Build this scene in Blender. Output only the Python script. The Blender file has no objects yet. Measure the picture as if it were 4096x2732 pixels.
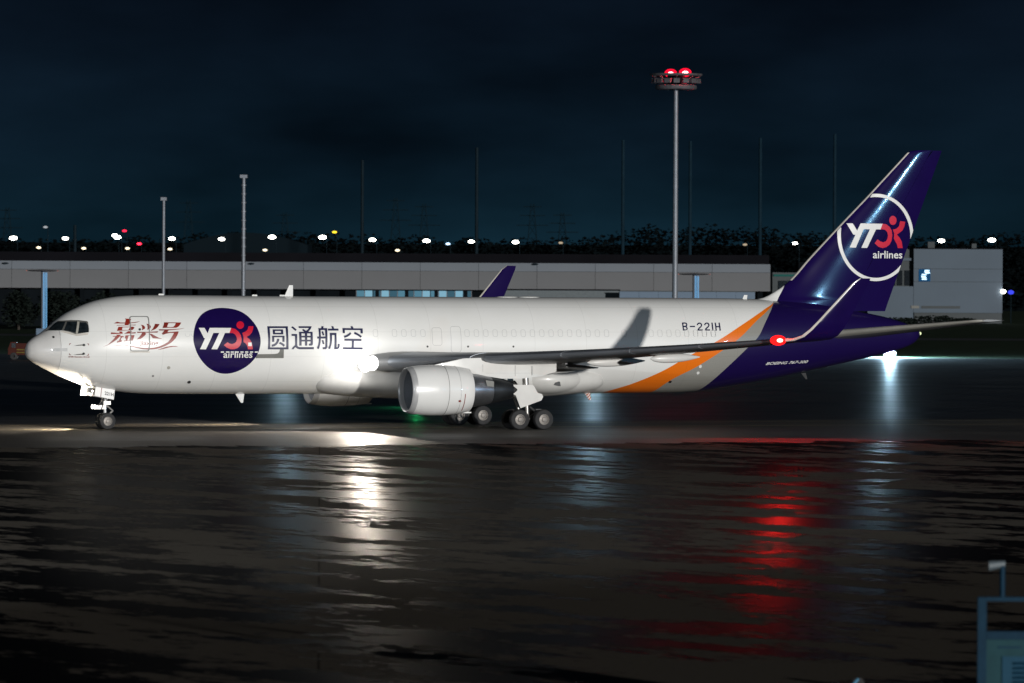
import bpy, bmesh, math, random, bisect
from mathutils import Vector, Matrix
from mathutils.geometry import tessellate_polygon
R = math.radians
random.seed(7)
scene = bpy.context.scene
COL = scene.collection

# ------------------------------------------------------------------ camera
F_PX, CAM_H = 22000.0, 8.4            # focal length in photo pixels (4096 wide), camera height
PITCH = math.atan((1366 - 1109) / F_PX)
ROLL = R(0.28)
cam_d = bpy.data.cameras.new('camera')
cam = bpy.data.objects.new('camera', cam_d); COL.objects.link(cam)
fw = Vector((0, math.cos(PITCH), -math.sin(PITCH)))
rt0 = Vector((1, 0, 0)); up0 = rt0.cross(fw)
rt = rt0 * math.cos(ROLL) + up0 * math.sin(ROLL)
up = up0 * math.cos(ROLL) - rt0 * math.sin(ROLL)
cam.matrix_world = Matrix(((rt.x, up.x, -fw.x, 0), (rt.y, up.y, -fw.y, 0), (rt.z, up.z, -fw.z, CAM_H), (0, 0, 0, 1)))
cam_d.sensor_width = 36.0
cam_d.lens = F_PX / 4096 * 36.0
cam_d.dof.use_dof = True; cam_d.dof.focus_distance = 303.0; cam_d.dof.aperture_fstop = 1.9
cam_d.clip_start = 1.0
cam_d.clip_end = 20000
scene.camera = cam

def at(u, v, Y):
    "world point seen at photo pixel (u, v) at depth Y"
    r = fw + rt * ((u - 2048) / F_PX) - up * ((v - 1366) / F_PX)
    return Vector((0, 0, CAM_H)) + r * (Y / r.y)

# ------------------------------------------------------------------ night sky
world = bpy.data.worlds.new('World'); scene.world = world; world.use_nodes = True
wt = world.node_tree; wt.nodes.clear()
def wn(t, **k):
    n = wt.nodes.new(t)
    for a, b in k.items(): setattr(n, a, b)
    return n
wo = wn('ShaderNodeOutputWorld'); wadd = wn('ShaderNodeAddShader')
sky = wn('ShaderNodeTexSky', sky_type='NISHITA'); sky.sun_disc = False
sky.sun_elevation = R(-6.0); sky.sun_rotation = R(153)
b1 = wn('ShaderNodeBackground'); b1.inputs[1].default_value = 0.02
wt.links.new(sky.outputs[0], b1.inputs[0])
tc = wn('ShaderNodeTexCoord'); sep = wn('ShaderNodeSeparateXYZ'); wt.links.new(tc.outputs['Generated'], sep.inputs[0])
# city glow on low cloud, fading upwards, broken by soft cloud noise
mp = wn('ShaderNodeMapping'); mp.inputs['Scale'].default_value = (16, 16, 46); wt.links.new(tc.outputs['Generated'], mp.inputs[0])
nz = wn('ShaderNodeTexNoise'); nz.inputs['Scale'].default_value = 1.0; nz.inputs['Detail'].default_value = 4; wt.links.new(mp.outputs[0], nz.inputs['Vector'])
ramp = wn('ShaderNodeValToRGB'); cr = ramp.color_ramp
cr.elements[0].position = 0.0; cr.elements[0].color = (0.0040, 0.0165, 0.0265, 1)
cr.elements[1].position = 1.0; cr.elements[1].color = (0.0016, 0.0035, 0.0065, 1)
for p, c in ((0.010, (0.0036, 0.0135, 0.0225, 1)), (0.022, (0.0028, 0.0085, 0.0155, 1)), (0.045, (0.0024, 0.0056, 0.0112, 1)), (0.10, (0.0021, 0.0044, 0.0088, 1))):
    e = cr.elements.new(p); e.color = c
wt.links.new(sep.outputs[2], ramp.inputs[0])
mr = wn('ShaderNodeMapRange'); mr.inputs['From Min'].default_value = 0.3; mr.inputs['From Max'].default_value = 0.75
mr.inputs['To Min'].default_value = 0.5; mr.inputs['To Max'].default_value = 1.65
wt.links.new(nz.outputs['Fac'], mr.inputs['Value'])
b2 = wn('ShaderNodeBackground'); wt.links.new(ramp.outputs[0], b2.inputs[0]); wt.links.new(mr.outputs[0], b2.inputs[1])
wt.links.new(b1.outputs[0], wadd.inputs[0]); wt.links.new(b2.outputs[0], wadd.inputs[1]); wt.links.new(wadd.outputs[0], wo.inputs[0])

# ------------------------------------------------------------------ main apron floodlight direction (low, behind the camera to the right)
A = R(21.5)                                    # aircraft yaw towards the camera
AC_O = Vector((-0.75, 308.0, 0.0))
AX = Vector((-math.cos(A), -math.sin(A), 0)); AY = Vector((math.sin(A), -math.cos(A), 0))
def ac_world(x, y, z): return AC_O + AX * x + AY * y + Vector((0, 0, z))
sun_d = bpy.data.lights.new('apron_flood_sun', 'SUN'); sun_d.energy = 2.7; sun_d.angle = R(0.8); sun_d.color = (1.0, 0.98, 0.95)
sun = bpy.data.objects.new('apron_flood_sun', sun_d); COL.objects.link(sun)
to_light = (AX * -2.5 + AY * 24.3 + Vector((0, 0, 1.75))).normalized()
sun.rotation_euler = to_light.to_track_quat('Z', 'Y').to_euler()

# ------------------------------------------------------------------ render settings
scene.view_settings.view_transform = 'Standard'; scene.view_settings.look = 'None'
scene.view_settings.exposure = 0.0; scene.view_settings.gamma = 1.0; scene.view_settings.use_curve_mapping = False
scene.render.engine = 'CYCLES'
scene.cycles.use_denoising = True
try: scene.cycles.denoiser = 'OPENIMAGEDENOISE'
except Exception: pass
scene.cycles.max_bounces = 6; scene.cycles.diffuse_bounces = 3; scene.cycles.glossy_bounces = 4
scene.cycles.sample_clamp_indirect = 4.0
scene.cycles.caustics_reflective = False; scene.cycles.caustics_refractive = False

# ------------------------------------------------------------------ materials
MATS = {}
def mat(name, color, rough=0.5, metal=0.0, var=0.12, scale=3.0, spec=0.5, coat=0.0, bump=0.0, emit=None, es=0.0):
    if name in MATS: return MATS[name]
    m = bpy.data.materials.new(name); m.use_nodes = True
    nt = m.node_tree; p = nt.nodes['Principled BSDF']
    c = (*color, 1)
    p.inputs['Roughness'].default_value = rough; p.inputs['Metallic'].default_value = metal
    p.inputs['Specular IOR Level'].default_value = spec; p.inputs['Coat Weight'].default_value = coat
    p.inputs['Coat Roughness'].default_value = 0.035
    if emit:
        p.inputs['Emission Color'].default_value = (*emit, 1); p.inputs['Emission Strength'].default_value = es
    t = nt.nodes.new('ShaderNodeTexCoord'); n = nt.nodes.new('ShaderNodeTexNoise')
    n.inputs['Scale'].default_value = scale; n.inputs['Detail'].default_value = 5
    nt.links.new(t.outputs['Object'], n.inputs['Vector'])
    r = nt.nodes.new('ShaderNodeValToRGB'); e = r.color_ramp.elements
    e[0].position = 0.3; e[1].position = 0.7
    e[0].color = (*[x * (1 - var) for x in color], 1); e[1].color = (*[min(1, x * (1 + var)) for x in color], 1)
    nt.links.new(n.outputs['Fac'], r.inputs[0]); nt.links.new(r.outputs[0], p.inputs['Base Color'])
    if bump:
        b = nt.nodes.new('ShaderNodeBump'); b.inputs['Strength'].default_value = bump; b.inputs['Distance'].default_value = 0.02
        nt.links.new(n.outputs['Fac'], b.inputs['Height']); nt.links.new(b.outputs[0], p.inputs['Normal'])
    MATS[name] = m
    return m
def emis(name, color, strength):
    if name in MATS: return MATS[name]
    m = bpy.data.materials.new(name); m.use_nodes = True; nt = m.node_tree; nt.nodes.clear()
    o = nt.nodes.new('ShaderNodeOutputMaterial'); e = nt.nodes.new('ShaderNodeEmission')
    e.inputs[0].default_value = (*color, 1); e.inputs[1].default_value = strength
    nt.links.new(e.outputs[0], o.inputs[0]); MATS[name] = m
    return m

WHITE = (0.78, 0.775, 0.75); PURPLE = (0.0085, 0.0032, 0.052)
mat('white_paint', WHITE, 0.3, var=0.03, scale=0.6, coat=0.25)
mat('radome_paint', (0.66, 0.645, 0.62), 0.34, var=0.03, scale=1.5, coat=0.6)
mat('purple_paint', PURPLE, 0.2, var=0.1, scale=1, coat=0.2, spec=0.3)
mat('navy_paint', (0.012, 0.014, 0.055), 0.3, var=0.1, scale=2, coat=0.2)
mat('logo_red', (0.55, 0.006, 0.03), 0.3, var=0.06, coat=0.2)
mat('logo_white', (0.74, 0.73, 0.70), 0.35, var=0.04, coat=0.2)
mat('calligraphy_red', (0.22, 0.016, 0.007), 0.35, var=0.35, scale=0.9, coat=0.2)
mat('line_grey', (0.36, 0.36, 0.35), 0.5)
mat('seam_grey', (0.50, 0.50, 0.49), 0.5)
mat('door_grey', (0.22, 0.22, 0.21), 0.45)
mat('panel_grey', (0.14, 0.14, 0.125), 0.45)
mat('black_mark', (0.012, 0.012, 0.013), 0.5)
mat('wing_grey', (0.20, 0.205, 0.21), 0.38, var=0.12, scale=0.7)
mat('tail_edge', (0.36, 0.35, 0.31), 0.5, var=0.08, scale=1.0)
mat('slat_metal', (0.30, 0.32, 0.35), 0.32, metal=0.6, var=0.1, scale=0.5)
mat('engine_metal', (0.34, 0.35, 0.37), 0.3, metal=0.9, var=0.22, scale=1.6)
mat('nozzle_metal', (0.06, 0.065, 0.07), 0.38, metal=0.8, var=0.3, scale=1.4)
mat('lip_metal', (0.52, 0.52, 0.52), 0.35, metal=0.25, var=0.05)
mat('intake_liner', (0.22, 0.235, 0.26), 0.5, var=0.1)
mat('fan_blade', (0.10, 0.105, 0.11), 0.35, metal=0.8)
mat('tyre_rubber', (0.016, 0.016, 0.017), 0.75, var=0.3, scale=6)
mat('wheel_rim', (0.17, 0.155, 0.14), 0.45, metal=0.4, var=0.25, scale=7)
mat('gear_metal', (0.45, 0.44, 0.42), 0.35, metal=0.6, var=0.2, scale=6)
mat('gear_dark', (0.07, 0.07, 0.07), 0.5, metal=0.4, var=0.3, scale=6)
mat('belly_white', (0.64, 0.63, 0.60), 0.36, var=0.08, scale=0.9, coat=0.1)
mat('cockpit_glass', (0.010, 0.014, 0.017), 0.06, var=0.5, scale=6, spec=0.8)
mat('cockpit_frame', (0.10, 0.098, 0.09), 0.5)
mat('pillar_beige', (0.36, 0.345, 0.30), 0.5)
mat('lip_beige', (0.58, 0.54, 0.48), 0.5)

# ------------------------------------------------------------------ mesh helpers
class MB:
    def __init__(s): s.v = []; s.f = []
    def add(s, verts, faces):
        o = len(s.v); s.v += [tuple(v) for v in verts]; s.f += [tuple(i + o for i in f) for f in faces]
        return s
    def box(s, c, d, rot=None):
        x, y, z = d[0] / 2, d[1] / 2, d[2] / 2
        vs = [Vector((a * x, b * y, e * z)) for a in (-1, 1) for b in (-1, 1) for e in (-1, 1)]
        if rot is not None: vs = [rot @ v for v in vs]
        return s.add([v + Vector(c) for v in vs], [(0, 1, 3, 2), (4, 6, 7, 5), (0, 4, 5, 1), (2, 3, 7, 6), (0, 2, 6, 4), (1, 5, 7, 3)])
    def tube(s, p0, p1, r0, r1=None, n=14):
        p0, p1 = Vector(p0), Vector(p1); r1 = r0 if r1 is None else r1
        q = (p1 - p0).to_track_quat('Z', 'Y'); vs = []
        for p, r in ((p0, r0), (p1, r1)):
            for i in range(n):
                a = 2 * math.pi * i / n; vs.append(p + q @ Vector((r * math.cos(a), r * math.sin(a), 0)))
        return s.add(vs, [(i, (i + 1) % n, n + (i + 1) % n, n + i) for i in range(n)] + [tuple(range(n))[::-1], tuple(range(n, 2 * n))])
    def loft(s, rings, cap0=True, cap1=True):
        n = len(rings[0]); vs = [v for r in rings for v in r]; fs = []
        for k in range(len(rings) - 1):
            for i in range(n):
                j = (i + 1) % n; fs.append((k * n + i, k * n + j, (k + 1) * n + j, (k + 1) * n + i))
        if cap0: fs.append(tuple(range(n))[::-1])
        if cap1: fs.append(tuple((len(rings) - 1) * n + i for i in range(n)))
        return s.add(vs, fs)
    def revolve(s, prof, c, axis='x', n=48, cap=False):
        rings = []
        for a, r in prof:
            ring = []
            for i in range(n):
                t = 2 * math.pi * i / n; p, q = r * math.cos(t), r * math.sin(t)
                ring.append((c[0] + a, c[1] + p, c[2] + q) if axis == 'x' else (c[0] + q, c[1] + a, c[2] + p) if axis == 'y' else (c[0] + p, c[1] + q, c[2] + a))
            rings.append(ring)
        return s.loft(rings, cap, cap)
    def plate(s, poly, y0, y1):
        n = len(poly)
        return s.add([(x, y0, z) for x, z in poly] + [(x, y1, z) for x, z in poly],
                     [tuple(range(n)), tuple(range(n, 2 * n))[::-1]] + [(i, n + i, n + (i + 1) % n, (i + 1) % n) for i in range(n)])
    def ball(s, c, r, n=12, m=8):
        rx, ry, rz = r if isinstance(r, tuple) else (r, r, r)
        rings = []
        for k in range(m + 1):
            t = math.pi * (0.02 + 0.96 * k / m) - math.pi / 2
            rings.append([(c[0] + rx * math.cos(t) * math.cos(2 * math.pi * i / n), c[1] + ry * math.cos(t) * math.sin(2 * math.pi * i / n), c[2] + rz * math.sin(t)) for i in range(n)])
        return s.loft(rings)
    def build(s, name, m, parent=None, smooth=False, angle=40, loc=None):
        me = bpy.data.meshes.new(name); me.from_pydata(s.v, [], s.f); me.update()
        bm = bmesh.new(); bm.from_mesh(me); bmesh.ops.recalc_face_normals(bm, faces=bm.faces); bm.to_mesh(me); bm.free()
        return link(name, me, m, parent, smooth, angle, loc)
def link(name, me, m, parent=None, smooth=False, angle=40, loc=None):
    if m is not None: me.materials.append(MATS[m] if isinstance(m, str) else m)
    if smooth:
        me.polygons.foreach_set('use_smooth', [True] * len(me.polygons))
        try: me.set_sharp_from_angle(angle=R(angle))
        except Exception: pass
    o = bpy.data.objects.new(name, me); COL.objects.link(o)
    if parent is not None: o.parent = parent
    if loc is not None: o.location = loc
    return o
def dup(o, parent, loc=None, rot=None):
    c = o.copy(); COL.objects.link(c); c.parent = parent
    if loc is not None: c.location = loc
    if rot is not None: c.rotation_euler = rot
    return c
def empty(name, loc=(0, 0, 0), rz=0):
    o = bpy.data.objects.new(name, None); COL.objects.link(o); o.location = loc; o.rotation_euler = (0, 0, rz); o.empty_display_size = 0.5
    return o
def tag(o, label=None, cat=None, group=None, kind=None):
    if label: o['label'] = label
    if cat: o['category'] = cat
    if group: o['group'] = group
    if kind: o['kind'] = kind
    return o
def lamp(name, kind, parent, loc, energy, color, size=0.2, aim=None, angle=120, blend=0.3):
    d = bpy.data.lights.new(name, kind); d.energy = energy; d.color = color; d.shadow_soft_size = size
    if kind == 'SPOT': d.spot_size = R(angle); d.spot_blend = blend
    o = bpy.data.objects.new(name, d); COL.objects.link(o); o.parent = parent; o.location = loc
    if aim is not None: o.rotation_euler = Vector(aim).to_track_quat('-Z', 'Y').to_euler()
    return o

# ---- fuselage shape (distance aft of the nose, height or half width)
TOP=[(0,4.25),(.05,4.55),(.27,4.86),(.62,5.11),(.9,5.28),(1.13,5.46),(1.39,5.66),(1.65,5.88),(1.88,6.06),(2.28,6.33),(2.86,6.62),(3.43,6.86),(4.01,7.04),(4.59,7.16),(5.17,7.25),(6.05,7.31),(7,7.335),(8.5,7.335),(14,7.30),(27,7.285),(41.3,7.26),(44.4,7.17),(46.8,7.0),(48.8,6.68),(51.3,6.24),(52.1,6.04),(52.8,5.82),(53.4,5.55),(53.64,5.3)]
BOT=[(0,4.25),(.05,3.98),(.28,3.76),(.68,3.52),(1.08,3.31),(1.49,3.11),(1.95,2.9),(2.59,2.64),(3.16,2.44),(3.8,2.27),(5.08,2.08),(6.07,1.98),(7,1.94),(9.3,1.92),(34,1.89),(38,1.91),(39.4,1.98),(42,2.32),(44,2.63),(47.15,3.25),(49.8,3.78),(52.1,4.29),(53.0,4.6),(53.5,4.95),(53.64,5.2)]
WID=[(0,0),(.05,.3),(.28,.64),(.68,.97),(1.08,1.22),(1.5,1.44),(2,1.66),(2.6,1.87),(3.2,2.04),(3.8,2.17),(5,2.36),(6,2.45),(7,2.5),(8.5,2.515),(37,2.515),(40,2.44),(43,2.2),(46,1.8),(49,1.27),(51,.85),(52.5,.5),(53.3,.3),(53.64,.05)]
MID=[(0,4.25),(2,4.3),(5,4.5),(8,4.6),(37,4.58),(44,4.95),(49,5.3),(53.64,5.25)]
def pchip(T):
    X=[p[0] for p in T];Y=[p[1] for p in T];n=len(X)
    h=[X[i+1]-X[i] for i in range(n-1)];d=[(Y[i+1]-Y[i])/h[i] for i in range(n-1)]
    m=[d[0]]+[0]*(n-2)+[d[-1]]
    for i in range(1,n-1):
        if d[i-1]*d[i]>0:
            a=2*h[i]+h[i-1];b=h[i]+2*h[i-1];m[i]=(a+b)/(a/d[i-1]+b/d[i])
    def f(x):
        x=min(max(x,X[0]),X[-1]);i=min(max(bisect.bisect_right(X,x)-1,0),n-2)
        t=(x-X[i])/h[i]
        return (2*t**3-3*t*t+1)*Y[i]+(t**3-2*t*t+t)*h[i]*m[i]+(-2*t**3+3*t*t)*Y[i+1]+(t**3-t*t)*h[i]*m[i+1]
    return f
NOSE_X=27.52
fT,fB,fW,fM=pchip(TOP),pchip(BOT),pchip(WID),pchip(MID)
def skin_y(x,z):
    s=NOSE_X-x
    zt,zb,w,zm=fT(s),fB(s),fW(s),fM(s)
    k=(z-zm)/((zt-zm) if z>zm else (zm-zb)) if zt>zb else 2
    return w*math.sqrt(1-k*k) if abs(k)<1 else 0.0

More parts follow.
